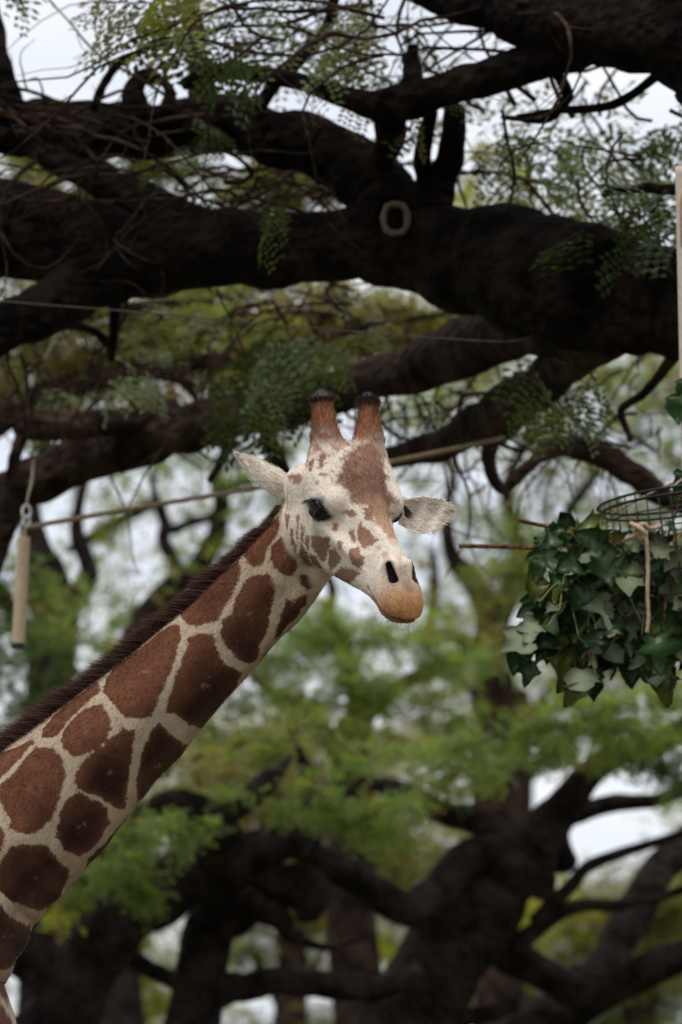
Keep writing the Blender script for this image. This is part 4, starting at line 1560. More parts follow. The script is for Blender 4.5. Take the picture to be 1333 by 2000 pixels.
leaf_zone(10, 640, 900, 570, 700, 19.5, 22, [3, 1, 3], .5, .9)

crA = Crown()
# unseen crown roof above and beside the picture, added to shade the limbs
for _ in range(60):
    crA.pad(RNG.uniform(-900, 2000), RNG.uniform(-1500, -330), 380, 130, RNG.uniform(16, 26), .8, ['green', 'mid', 'dark'][RNG.integers(3)], leaf=.075, pairs=4, dz=1.0, twigs=0)
# finer leaves and twiglets seen between the limbs
for x, y, rx, ry, d, c, pl in [
    (300, -25, 130, 30, 17.4, .6, 'mid'), (430, 10, 80, 55, 17.6, .7, 'dark'), (620, 30, 170, 60, 18.2, .5, 'mid'), (800, 60, 120, 90, 18.6, .45, 'olive'),
    (1000, 330, 170, 90, 19.5, .8, 'mid'), (1200, 300, 170, 130, 19.2, .9, 'green'), (1260, 430, 130, 70, 19.6, 1.2, 'mid'), (1320, 240, 80, 90, 18.6, .8, 'dark'),
    (930, 240, 120, 70, 19.8, .6, 'mid'), (700, 110, 110, 70, 19.0, .4, 'olive'), (1480, 420, 160, 160, 18.8, 1.0, 'green'),
    (1000, 150, 100, 50, 19.4, .45, 'olive'), (560, 120, 90, 50, 19.5, .35, 'mid'), (1100, 440, 90, 40, 20.5, .8, 'olive'), (770, 300, 60, 40, 20, .5, 'olive')]:
    crA.pad(x, y, rx, ry, d, c, pl, leaf=.036, pairs=5)
crA.C = [c * .7 for c in crA.C]  # backlit dimness of the near crown put into its leaf colour
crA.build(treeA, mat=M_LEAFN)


# ================================================================== trees behind
def far_tree(name, label, base, group=None):
    return thing(name, label, 'tree', base, group)


# olive crown just behind the big limb
bB = ground_at(-250, 27)
treeB = far_tree('rain_tree', 'olive crown of thin drooping twigs filling the gap below the thick scarred limb', bB)
stem(treeB, -230, 1200, 27, 70, bB, mat=M_BARK2)
Bl = lambda *p, **k: limb(treeB, p, mat=M_BARK2, **k)
Bl((-230, 1220, 27, 72), (-180, 1000, 27, 55), (-60, 850, 26.6, 40), (120, 760, 26.2, 26), (330, 720, 26, 18), (520, 690, 26, 13), (700, 640, 26, 9), (900, 610, 26, 5))
Bl((-60, 850, 26.6, 30), (20, 740, 26.4, 22), (110, 640, 26.2, 16), (260, 600, 26, 11), (420, 590, 26, 7))
Bl((330, 720, 26, 14), (370, 760, 26, 10), (395, 800, 26, 7))
Bl((700, 640, 26, 8), (640, 575, 26, 7), (660, 545, 26, 6))
crB = Crown()
for x, y, rx, ry, d, c, pl in [
    (60, 640, 150, 90, 26, 1.3, 'olive'), (200, 720, 170, 80, 26.4, 1.3, 'olive'), (350, 640, 190, 80, 26.2, 1.4, 'mid'), (470, 720, 170, 90, 26, 1.3, 'olive'), (560, 620, 170, 80, 26.5, 1.4, 'olive'),
    (700, 610, 170, 70, 26.4, 1.4, 'olive'), (820, 620, 150, 80, 26.8, 1.4, 'mid'), (640, 690, 140, 60, 26.8, 1.0, 'dry'), (300, 760, 150, 50, 26.8, .9, 'dry'), (80, 760, 130, 60, 26.6, .9, 'olive'),
    (40, 330, 130, 60, 30, 1.8, 'olive'), (190, 380, 140, 50, 30, 2.0, 'olive'), (300, 350, 140, 60, 30, 1.8, 'mid'), (470, 350, 170, 60, 30, 2.0, 'mid'), (600, 370, 150, 60, 30, 2.0, 'olive'), (930, 360, 80, 50, 29, 1.2, 'yellow'), (1010, 400, 70, 30, 29, 1.0, 'olive'),
    (-200, 500, 300, 300, 27, .8, 'mid'), (880, 690, 90, 40, 27, .8, 'mid'), (130, 560, 150, 40, 26, 1.2, 'olive'), (430, 570, 200, 40, 27, 1.3, 'mid'),
    (500, 650, 330, 110, 29, 1.2, 'dry'), (200, 650, 250, 120, 29, 1.0, 'olive'), (760, 640, 250, 90, 29, 1.1, 'olive')]:
    crB.pad(x, y, rx, ry, d, c, pl, leaf=.038, dry=.16, twigs=.6)
crB.build(treeB)

# left-hand low tree: several heavy stems
bC = ground_at(230, 28)
treeC = far_tree('rain_tree', 'low tree with heavy black twisted stems beneath the giraffe neck', bC)
stem(treeC, 60, 2060, 28, 88, bC + (-.35, 0, 0), .42, M_BARK3)
stem(treeC, 375, 2060, 28.5, 60, bC + (.3, .3, 0), .30, M_BARK3)
Cl = lambda *p, **k: limb(treeC, p, mat=M_BARK3, **k)
Cl((55, 2080, 28, 82), (130, 1960, 28, 70), (200, 1840, 28, 64), (300, 1750, 28, 58), (420, 1695, 28, 52), (520, 1660, 28, 42), (580, 1610, 28.1, 36), (635, 1570, 28.2, 18), (690, 1535, 28.4, 9), (730, 1510, 28.5, 3), seg=20)
Cl((375, 2080, 28.5, 60), (385, 1950, 28.5, 50), (400, 1850, 28.5, 48), (450, 1770, 28.5, 52), (540, 1725, 28.4, 46), (600, 1740, 28.3, 46), (615, 1790, 28.3, 30), seg=20)
Cl((450, 1710, 28, 50), (435, 1645, 27.8, 46), (395, 1595, 27.6, 40), (350, 1572, 27.5, 30), (290, 1580, 27.4, 18), (220, 1620, 27.3, 10), (160, 1640, 27.2, 3))
Cl((400, 1600, 27.6, 30), (460, 1580, 27.6, 24), (520, 1530, 27.7, 24), (552, 1500, 27.8, 10), (570, 1475, 27.9, 3))
Cl((385, 1935, 28.5, 20), (330, 1910, 28.5, 18), (280, 1885, 28.5, 20), (230, 1855, 28.4, 18), (150, 1830, 28.3, 24))
Cl((330, 1720, 28.2, 40), (420, 1740, 28.3, 36), (540, 1790, 28.3, 24), (570, 1830, 28.4, 14), (640, 1850, 28.5, 8), (720, 1830, 28.6, 3))
Cl((395, 1950, 28.5, 40), (460, 1930, 28.6, 30), (560, 1915, 28.7, 27), (660, 1925, 28.8, 28), (740, 1930, 28.9, 26), (820, 1900, 29, 20))
Cl((130, 1950, 28, 50), (60, 1880, 28, 44), (-20, 1800, 28, 40), (-150, 1700, 28, 34))
Cl((560, 1650, 28.2, 34), (600, 1640, 28.6, 28), (610, 1560, 29, 14), (590, 1480, 29, 8), (560, 1420, 29, 3))
crC = Crown()
for x, y, rx, ry, d, c, pl in [
    (250, 1660, 150, 60, 27, 1.6, 'green'), (180, 1720, 110, 50, 27.2, 1.5, 'green'), (330, 1630, 90, 40, 26.8, 1.5, 'green'), (430, 1470, 120, 50, 28.5, 1.3, 'mid'), (360, 1520, 100, 40, 28, 1.0, 'olive'),
    (560, 1560, 130, 50, 27.4, 1.6, 'green'), (680, 1600, 130, 50, 27.5, 1.7, 'green'), (760, 1590, 90, 45, 27.8, 1.4, 'green'), (540, 1440, 120, 50, 28.4, 1.2, 'mid'), (640, 1480, 90, 40, 28.6, 1.2, 'green'),
    (130, 1640, 120, 60, 28.4, 1.2, 'mid'), (-60, 1600, 200, 120, 28.4, 1.2, 'green'), (480, 1520, 90, 30, 28.2, .9, 'olive'), (90, 1780, 60, 40, 27.4, 1.0, 'yellow')]:
    crC.pad(x, y, rx, ry, d, c, pl, leaf=.042, twigs=.25)
crC.build(treeC)

# right-hand low tree: leaning trunk with a sagging limb
bD = ground_at(640, 30)
treeD = far_tree('rain_tree', 'leaning black trunk with a sagging forked limb under the hanging browse', bD)
stem(treeD, 735, 2090, 30, 100, bD, .48, M_BARK3)
Dl = lambda *p, **k: limb(treeD, p, mat=M_BARK3, **k)
Dl((725, 2110, 30, 102), (790, 1990, 30, 88), (860, 1870, 30, 82), (945, 1770, 30, 80), (1005, 1690, 30, 62), (1065, 1620, 30, 42), (1115, 1550, 30, 32), (1180, 1490, 30, 26), (1300, 1440, 30, 26), (1450, 1380, 30, 18), seg=22)
Dl((985, 1665, 30, 36), (910, 1680, 29.8, 36), (842, 1755, 29.6, 38), (795, 1775, 29.4, 34), (720, 1728, 29.2, 34), (650, 1690, 29, 32), (590, 1650, 28.9, 26), (550, 1590, 28.8, 16))
Dl((1010, 1660, 30, 32), (940, 1612, 30.2, 27), (860, 1580, 30.4, 24), (790, 1548, 30.6, 22), (720, 1530, 30.8, 14))
Dl((930, 1800, 30.2, 48), (1010, 1870, 30.4, 38), (1080, 1910, 30.5, 36), (1130, 1930, 30.6, 40), (1190, 1870, 30.8, 38), (1230, 1790, 31, 36), (1290, 1700, 31.2, 35), (1360, 1640, 31.4, 32), (1480, 1560, 31.6, 22))
Dl((1040, 1800, 30, 14), (1110, 1735, 30, 15), (1150, 1692, 30, 13), (1230, 1662, 30, 11), (1333, 1630, 30, 9), (1420, 1600, 30, 7))
Dl((1000, 1850, 30, 20), (1080, 1790, 30, 16), (1140, 1770, 30, 14), (1230, 1765, 30, 12), (1350, 1735, 30, 9))
Dl((960, 2060, 31, 54), (1060, 2000, 31, 46), (1150, 1950, 31, 40), (1260, 1895, 31, 35), (1420, 1840, 31, 28))
Dl((1100, 1690, 30, 26), (1090, 1620, 30.2, 24), (1130, 1590, 30.3, 20), (1200, 1570, 30.4, 18), (1290, 1560, 30.5, 14), (1400, 1520, 30.6, 9))
Dl((1055, 1740, 30, 30), (1065, 1690, 29.9, 22), (1082, 1640, 29.9, 14))
Dl((870, 1900, 30, 30), (840, 1960, 30.2, 20), (900, 1990, 30.3, 20), (1010, 1960, 30.4, 16))
crD = Crown()
for x, y, rx, ry, d, c, pl in [
    (900, 1490, 150, 50, 30, 1.6, 'green'), (1020, 1450, 150, 50, 29.5, 1.7, 'green'), (1150, 1420, 150, 50, 29, 1.7, 'green'), (1260, 1400, 140, 60, 29, 1.8, 'green'), (1230, 1475, 130, 40, 29.4, 1.7, 'green'),
    (1310, 1500, 100, 50, 29.6, 1.7, 'dark'), (1010, 1490, 90, 25, 30, 1.2, 'green'), (860, 1540, 90, 30, 30.4, 1.2, 'mid'), (1320, 1330, 120, 50, 30, 1.5, 'mid'), (1450, 1430, 180, 120, 30, 1.5, 'green'),
    (760, 1500, 80, 30, 30.6, 1.0, 'mid')]:
    crD.pad(x, y, rx, ry, d, c, pl, leaf=.042, twigs=.2)
crD.build(treeD)

# upright tree with bright tiers
bE = ground_at(690, 40)
treeE = far_tree('rain_tree', 'upright brown trunk carrying bright green leaf tiers below the giraffe chin', bE)
stem(treeE, 690, 1700, 40, 44, bE, .32, M_BARK2)
El = lambda *p, **k: limb(treeE, p, mat=M_BARK2, **k)
El((690, 1720, 40, 44), (690, 1560, 40, 42), (688, 1450, 40, 38), (700, 1370, 40, 26), (680, 1290, 40, 18), (640, 1210, 40, 14), (650, 1150, 40, 10), (620, 1090, 40, 7))
El((690, 1480, 40, 26), (600, 1400, 40, 17), (520, 1340, 40, 12), (470, 1300, 40, 8))
El((700, 1400, 40, 22), (800, 1330, 40, 16), (900, 1280, 40, 11), (980, 1270, 40, 7))
El((600, 1500, 41, 16), (570, 1440, 41, 14), (590, 1350, 41, 9))
crE = Crown()
for x, y, rx, ry, d, c, pl in [
    (560, 1250, 140, 55, 39, 1.9, 'green'), (700, 1240, 150, 55, 39, 1.9, 'green'), (800, 1290, 140, 50, 38.5, 1.8, 'green'), (620, 1320, 160, 50, 38.5, 1.7, 'green'), (740, 1370, 150, 40, 38.5, 1.5, 'green'), (880, 1380, 120, 40, 39, 1.3, 'green'),
    (500, 1350, 120, 50, 39, 1.4, 'mid'), (450, 1420, 110, 40, 39, 1.2, 'mid'), (640, 1200, 110, 30, 39.6, 1.2, 'mid'), (920, 1230, 110, 30, 40, 1.0, 'mid'), (560, 1420, 140, 40, 40, 1.2, 'olive'), (830, 1440, 120, 30, 39.6, 1.2, 'mid'),
    (450, 1500, 120, 60, 41, 1.1, 'olive'), (690, 1450, 150, 30, 41.5, .6, 'olive')]:
    crE.pad(x, y, rx, ry, d, c, pl, leaf=.05, twigs=.2)
crE.build(treeE)

# left middle: dark trunk beside the hanging tube
bG = ground_at(90, 36)
treeG = far_tree('rain_tree', 'shadowy trunk and foliage behind the tan tube hanging from the rope', bG)
stem(treeG, 92, 1500, 36, 52, bG, .35, M_BARK3)
Gl = lambda *p, **k: limb(treeG, p, mat=M_BARK3, **k)
Gl((92, 1520, 36, 52), (98, 1350, 36, 52), (104, 1230, 36, 50), (96, 1130, 36, 40), (70, 1060, 36, 28), (60, 960, 36, 20), (90, 860, 36, 14), (60, 760, 36, 9))
Gl((104, 1230, 36, 30), (150, 1170, 36, 22), (175, 1110, 36, 18), (150, 1050, 36, 14), (160, 960, 36, 10), (190, 900, 36, 7))
Gl((95, 1300, 36, 22), (40, 1230, 36, 18), (0, 1150, 36, 14), (-60, 1090, 36, 10))
crG = Crown()
for x, y, rx, ry, d, c, pl in [
    (60, 1290, 130, 60, 34, 1.3, 'dark'), (170, 1240, 90, 40, 35, 1.0, 'mid'), (30, 1160, 90, 60, 35, .9, 'mid'), (120, 1130, 70, 40, 35.4, .9, 'green'), (60, 1370, 120, 50, 34.4, 1.3, 'dark'), (190, 1010, 60, 40, 37, .8, 'mid'),
    (130, 900, 90, 40, 37, .9, 'green'), (60, 760, 100, 60, 37, .9, 'olive'), (180, 1190, 60, 30, 34.6, .9, 'green'), (-120, 1200, 160, 200, 35, 1.2, 'dark'), (250, 1270, 80, 40, 36, 1.0, 'mid'), (180, 800, 110, 40, 38, .9, 'olive'), (320, 780, 120, 30, 38, .8, 'olive')]:
    crG.pad(x, y, rx, ry, d, c, pl, leaf=.045, twigs=.3)
crG.build(treeG)

# thin branches against the bright sky
bF = ground_at(230, 44)
treeF = far_tree('rain_tree', 'thin crooked branches silhouetted on bright sky above the giraffe mane', bF)
stem(treeF, 215, 1600, 44, 36, bF, .28, M_BARK3)
Fl = lambda *p, **k: limb(treeF, p, mat=M_BARK3, **k)
Fl((215, 1620, 44, 36), (230, 1400, 44, 34), (275, 1240, 44, 30), (330, 1160, 44, 27), (385, 1108, 44, 24), (420, 1055, 44, 20), (432, 990, 44, 16), (425, 925, 44, 13), (450, 860, 44, 10), (520, 800, 44, 7))
Fl((355, 1135, 44, 16), (326, 1070, 44, 14), (318, 1010, 44, 12), (300, 985, 44, 12), (230, 1020, 44, 12), (180, 1050, 44, 11), (130, 1075, 44, 7))
Fl((325, 1040, 44, 9), (370, 1022, 44, 9), (415, 1010, 44, 9))
Fl((310, 990, 44, 9), (300, 930, 44, 7), (330, 870, 44, 6), (390, 820, 44, 4))
Fl((428, 960, 44, 10), (500, 930, 44, 10), (560, 880, 44, 8))
crF = Crown()
for x, y, rx, ry, d, c, pl in [
    (430, 900, 110, 40, 43, 1.0, 'green'), (520, 880, 90, 50, 44, .8, 'mid'), (300, 905, 80, 30, 44, .7, 'mid'), (560, 960, 70, 60, 44, .9, 'green'), (330, 830, 130, 40, 44, 1.0, 'olive'),
    (230, 980, 60, 30, 44, .6, 'mid'), (450, 1060, 60, 40, 44, .6, 'green'), (270, 1180, 60, 40, 44, .6, 'mid'), (370, 1210, 60, 30, 43, .7, 'mid'), (500, 980, 60, 30, 43, .7, 'green'), (540, 790, 100, 40, 44, .9, 'olive'), (200, 1130, 50, 60, 44, .5, 'mid')]:
    crF.pad(x, y, rx, ry, d, c, pl, leaf=.05, twigs=.5)
for _ in range(26):
    crF.pad(RNG.uniform(120, 620), RNG.uniform(780, 1260), 90, 50, RNG.uniform(42, 52), .24, ['green', 'mid', 'olive'][RNG.integers(3)], leaf=.05, twigs=.8)
crF.build(treeF)

# right middle
bH = ground_at(960, 46)
treeH = far_tree('rain_tree', 'hazy brown trunk between the giraffe muzzle and the hanging browse', bH)
stem(treeH, 965, 1420, 46, 40, bH, .34, M_BARK2)
Hl = lambda *p, **k: limb(treeH, p, mat=M_BARK2, **k)
Hl((965, 1430, 46, 40), (962, 1320, 46, 36), (958, 1230, 46, 33), (935, 1150, 46, 24), (890, 1090, 46, 17), (870, 1010, 46, 13), (885, 930, 46, 9), (870, 850, 46, 6))
Hl((958, 1240, 46, 24), (1000, 1150, 46, 20), (1010, 1050, 46, 16), (990, 960, 46, 12), (1030, 870, 46, 9), (1100, 800, 46, 6))
Hl((960, 1290, 46, 20), (880, 1240, 46, 16), (835, 1250, 46, 13), (850, 1160, 46, 10), (845, 1080, 46, 8))
Hl((1005, 1100, 46, 14), (1080, 1040, 46, 12), (1140, 960, 46, 10), (1200, 880, 46, 8), (1280, 840, 46, 6))
crH = Crown()
for x, y, rx, ry, d, c, pl in [
    (1000, 1060, 90, 60, 45, 1.1, 'green'), (930, 1010, 60, 40, 45, .9, 'mid'), (1040, 970, 60, 50, 46, .8, 'mid'), (960, 1120, 110, 40, 44, 1.1, 'mid'), (1040, 1150, 90, 50, 45, 1.2, 'olive'), (900, 1180, 70, 30, 45, .8, 'mid'),
    (1020, 1230, 90, 40, 45, 1.2, 'olive'), (1080, 1100, 90, 60, 44, 1.0, 'green'), (1060, 830, 100, 40, 46, .9, 'mid'), (850, 830, 110, 60, 46, .9, 'green'), (980, 760, 120, 60, 45, 1.1, 'mid'), (1120, 760, 120, 50, 44, 1.0, 'mid'), (1280, 780, 100, 70, 44, 1.0, 'green'),
    (1200, 840, 110, 30, 46, .8, 'mid'), (1280, 880, 90, 40, 45, .9, 'mid'), (1180, 960, 80, 40, 46, .8, 'olive'), (1300, 740, 100, 40, 44, 1.0, 'olive'), (820, 950, 30, 60, 45, .9, 'green'), (880, 890, 50, 20, 46, .5, 'mid'), (1150, 1030, 80, 40, 46, .8, 'mid'),
    (1100, 890, 70, 30, 47, .6, 'mid'), (1260, 1000, 100, 50, 46, .9, 'mid'), (1230, 1120, 120, 80, 46, 1.0, 'mid'), (1450, 900, 180, 200, 45, 1.0, 'green'), (1240, 720, 150, 30, 46, 1.0, 'olive')]:
    crH.pad(x, y, rx, ry, d, c, pl, leaf=.05, twigs=.4)
for _ in range(46):
    crH.pad(RNG.uniform(760, 1420), RNG.uniform(680, 1260), 100, 55, RNG.uniform(42, 54), .25, ['green', 'mid', 'olive'][RNG.integers(3)], leaf=.05, twigs=.8)
crH.build(treeH)

# thin outer sprays of the middle trees, sky showing through
# far rows of trees closing the view
k_far = 0
FARL = ['dull olive far tree behind the left-hand black stems', 'pale far tree whose crown shows under the bright green tiers', 'far yellow-green tree behind the forked black limb', 'far tree at the end of the row beyond the leaning trunk',
        'far tree glimpsed between the white sky gaps']
for (px, d, tops, pl) in [  # yellow pads: sunlight on the low foliage put into the leaf colour
    (150, 62, [(80, 1480, 200, 100), (220, 1560, 200, 120), (100, 1640, 220, 120), (280, 1850, 130, 90), (210, 1930, 130, 80), (60, 1750, 200, 100), (330, 1960, 150, 60), (120, 1900, 150, 90), (330, 1700, 160, 90)], ('olive', 'mid', 'mid', 'yellow', 'yellow', 'dark', 'yellow', 'mid', 'mid')),
    (560, 66, [(480, 1560, 190, 110), (640, 1520, 220, 110), (560, 1640, 200, 80), (760, 1460, 120, 30), (700, 1620, 180, 70), (470, 1450, 150, 60), (560, 1760, 160, 70), (480, 1850, 150, 60), (640, 1850, 130, 50), (560, 1990, 180, 30)], ('olive', 'olive', 'dry', 'mid', 'olive', 'olive', 'olive', 'mid', 'yellow', 'olive')),
    (860, 70, [(700, 1810, 100, 70), (760, 1700, 150, 90), (700, 1720, 120, 90), (860, 1660, 120, 60), (880, 1960, 120, 60), (770, 1860, 80, 40), (960, 1900, 150, 90), (1010, 1800, 130, 90)], ('yellow', 'mid', 'olive', 'olive', 'mid', 'yellow', 'mid', 'olive')),
    (1240, 64, [(1080, 1800, 120, 90), (1230, 1760, 150, 100), (1300, 1870, 150, 110), (1180, 1890, 150, 90), (1280, 1960, 150, 80), (1050, 1950, 130, 70), (1330, 1780, 110, 90), (1440, 1700, 160, 200)], ('yellow', 'olive', 'olive', 'mid', 'mid', 'dark', 'yellow', 'mid')),
    (1010, 80, [(900, 1330, 120, 40), (1090, 1320, 140, 40), (1230, 1290, 150, 60), (1000, 1410, 150, 30), (820, 1430, 100, 25), (1180, 1390, 150, 40)], ('olive', 'mid', 'olive', 'olive', 'olive', 'mid'))]:
    b_ = ground_at(px, d)
    t_ = far_tree('far_tree', FARL[k_far], b_)
    k_far += 1
    ytop = min(q[1] for q in tops)
    stem(t_, px, ytop + 60, d, 24, b_, .3, M_BARK2)
    cr = Crown()
    for (x, y, rx, ry), p_l in zip(tops, pl):
        limb(t_, [(px, min(y + 150, 1985), d, 16), ((px + x) / 2, y + 60, d, 11), (x, y, d, 6)], mat=M_BARK2, seg=8)
        cr.pad(x, y, rx, ry, d, 1.5, p_l, leaf=.075, pairs=4, twigs=.15)
    cr.build(t_)


# ================================================================== feeder, ropes, tubes
DF = 15.6
M_WIRE, n, b = mat_new("black_wire")
b.inputs['Base Color'].default_value = (.016, .016, .018, 1)
b.inputs['Metallic'].default_value = .6
b.inputs['Roughness'].default_value = .5


def rope_mat(name, c0, c1):
    m, n, b = mat_new(name)
    t = n.nodes.new("ShaderNodeTexCoord")
    w = n.nodes.new("ShaderNodeTexNoise")
    w.inputs['Scale'].default_value = 60
    w.inputs['Detail'].default_value = 4
    r = ramp(n, [(.3, c0), (.7, c1)])
    n.links.new(t.outputs['Object'], w.inputs['Vector'])
    n.links.new(w.outputs[0], r.inputs[0])
    n.links.new(r.outputs[0], b.inputs['Base Color'])
    bp = n.nodes.new("ShaderNodeBump")
    bp.inputs['Strength'].default_value = .5
    n.links.new(w.outputs[0], bp.inputs['Height'])
    n.links.new(bp.outputs[0], b.inputs['Normal'])
    b.inputs['Roughness'].default_value = .85
    return m


M_ROPE = rope_mat("tan_rope", (.30, .21, .13), (.48, .36, .25))
M_ROPE2 = rope_mat("weathered_rope", (.20, .15, .09), (.34, .26, .17))
M_TUBE = rope_mat("cream_tube", (.50, .38, .25), (.62, .49, .34))
M_TUBE2 = rope_mat("beige_tube", (.46, .38, .31), (.58, .49, .41))
M_METAL, n, b = mat_new("steel")
b.inputs['Base Color'].default_value = (.6, .6, .6, 1)
b.inputs['Metallic'].default_value = .9
b.inputs['Roughness'].default_value = .35
M_BLACK, n, b = mat_new("black_rubber")
b.inputs['Base Color'].default_value = (.02, .02, .02, 1)
b.inputs['Roughness'].default_value = .7


def rope_part(name, pts, r, mat, parent, sub=8, seg=8, strand=True):
    S = catmull(np.array(pts, float), sub)
    rad = np.full(len(S), r)
    V, Q, T = tube(S, rad, seg, 0)
    if strand:
        k = np.arange(len(S) * seg)
        ph = (k // seg) * 1.25 + (k % seg) * 2 * math.pi / seg * 3
        c = np.repeat(S, seg, 0)
        V[:len(k)] = c + (V[:len(k)] - c) * (1 + .14 * np.sin(ph))[:, None]
    return obj_np(name, V, [Q, T], mat, parent)


def pipe(name, a, b_, r, mat, parent, seg=28, wall=.004, flare=1.0):
    """open-ended tube with wall thickness"""
    a, b_ = np.asarray(a, float), np.asarray(b_, float)
    T = nrm(b_ - a)
    u = nrm(np.cross(T, (0, 1, .1)))
    w = np.cross(T, u)
    th = np.linspace(0, 2 * math.pi, seg, endpoint=False)
    rings = [(a, r), (a + (b_ - a) * .02, r * 1.0), (a + (b_ - a) * .98, r), (b_, r * flare), (b_, r - wall), (a, r - wall)]
    V = np.concatenate([c + (np.cos(th)[:, None] * u + np.sin(th)[:, None] * w) * q for c, q in rings])
    Q = []
    m = len(rings)
    for k in range(m):
        for j in range(seg):
            Q.append((k * seg + j, k * seg + (j + 1) % seg, ((k + 1) % m) * seg + (j + 1) % seg, ((k + 1) % m) * seg + j))
    return obj_np(name, V, np.array(Q), mat, parent)


# --- wire basket
bc = P(1335, 1075, DF)
brad, bhei = .245, .34
tiltx = nrm(np.array((1.0, 0, .12)))
tiltz = nrm(np.cross(tiltx, (0, 1.0, 0)))
basket = thing('wire_basket', 'black wire hay basket packed with leafy browse, hung under the beige tube', 'basket', bc - (0, 0, bhei / 2))


def ring_pts(z, r, n=48):
    t = np.linspace(0, 2 * math.pi, n + 1)
    return bc + np.cos(t)[:, None] * tiltx * r + np.sin(t)[:, None] * np.array((0, 1.0, 0)) * r + tiltz * z


for k, z in enumerate((.165, .145, .105, .05, -.02, -.09, -.165)):
    V, Q, T = tube(ring_pts(z, brad + (.004 if k == 0 else 0)), np.full(49, .0045 if k < 2 else .0022), 6)
    obj_np('wire_rim' if k < 1 else 'wire_hoop', V, [Q, T], M_WIRE, basket)
pth, nw = [], 40
for k in range(nw):
    t = 2 * math.pi * k / nw
    o = bc + math.cos(t) * tiltx * brad + math.sin(t) * np.array((0, 1.0, 0)) * brad
    pth.append(np.stack([o + tiltz * z for z in np.linspace(.165, -.165, 6)]))
    V, Q, T = tube(pth[-1], np.full(6, .0021), 5)
    obj_np('upright_wire', V, [Q, T], M_WIRE, basket)
hang = P(1347, 930, DF)
for t in (.4, 2.5, 4.6):
    e = bc + math.cos(t) * tiltx * brad + math.sin(t) * np.array((0, 1.0, 0)) * brad + tiltz * .165
    rope_part('hanger_cord', [e, (e + hang) / 2 + (0, 0, .005), hang], .004, M_ROPE2, basket, 6, 6)

# --- beige tube the basket hangs under
pipeR = thing('hanging_tube', 'long beige plastic tube sleeving the rope above the wire basket', 'tube', P(1346, 925, DF))
pipe('tube', P(1334, 325, DF), P(1347, 925, DF), 15 * KPX * DF, M_TUBE2, pipeR)
rope_part('rope', [P(1400, 60, DF + .7), P(1372, 180, DF + .25), P(1335, 330, DF), P(1340, 640, DF), P(1347, 932, DF)], .009, M_ROPE2, pipeR, 10)

# --- tan tube at the left on its own rope
DL = 19.0
pipeL = thing('hanging_tube', 'short cream tube with black end hanging from the taut rope', 'tube', P(36, 1262, DL))
pipe('tube', P(47, 1048, DL), P(36, 1258, DL), 12.5 * KPX * DL, M_TUBE, pipeL)
pipe('end_cap', P(36, 1255, DL), P(35.5, 1268, DL), 13.6 * KPX * DL, M_BLACK, pipeL)
rope_part('cord', [P(47, 1060, DL), P(49, 1040, DL), P(52, 1020, DL), P(55, 1012, DL)], .008, M_ROPE, pipeL)
for (yy, rr_) in ((1018, .018), (1000, .022)):
    t = np.linspace(0, 2 * math.pi, 21)
    c0 = P(52, yy, DL)
    V, Q, T = tube(c0 + np.cos(t)[:, None] * RT * rr_ * .7 + np.sin(t)[:, None] * UP * rr_ * 1.2 + np.sin(t)[:, None] * FW * .004, np.full(21, .0055), 7)
    obj_np('steel_link', V, [Q, T], M_METAL, pipeL)
rope_part('cord', [P(52, 990, DL), P(56, 965, DL + .4), P(62, 940, 20.2), P(66, 900, 21.0)], .0045, M_ROPE2, pipeL)

# --- taut rope passing behind the head
ropeT = thing('taut_rope', 'weathered taut rope running behind the giraffe head to the brown limb', 'rope', P(960, 861, 19.4))
rope_part('rope', [P(52, 1030, DL), P(290, 988, 19.0), P(520, 950, 19.1), P(770, 901, 19.1), P(962, 860, 19.0), P(985, 850, 19.35)], .0095, M_ROPE2, ropeT, 26, 8)
M_CORD = rope_mat("grey_cord", (.06, .045, .03), (.11, .085, .06))
cordT = thing('thin_cord', 'thin brown cord stretched in front of the dark limbs', 'cord', P(960, 663, 17.0))
rope_part('cord', [P(-200, 570, 17.6), P(50, 592, 17.5), P(300, 612, 17.4), P(600, 640, 17.3), P(830, 658, 17.25), P(985, 667, 17.25), P(1050, 655, 17.5)], .0022, M_CORD, cordT, 12, 6)

# --- browse: leafy cut branches stuffed in the basket
M_LT = leaf_mat("browse_leaf_top", .12, .34)
M_LU = leaf_mat("browse_leaf_underside", .10, .65)
M_STEM = bark_mat("browse_stem", (.13, .065, .035), (.24, .13, .075), 20)
M_STEMG = rope_mat("green_petiole", (.16, .17, .06), (.24, .23, .10))
HALF = [(0, 0), (.12, -.07), (.28, -.05), (.38, .06), (.40, .20), (.37, .29), (.47, .38), (.50, .50), (.42, .57), (.30, .60), (.25, .72), (.15, .88), (0, 1.02)]


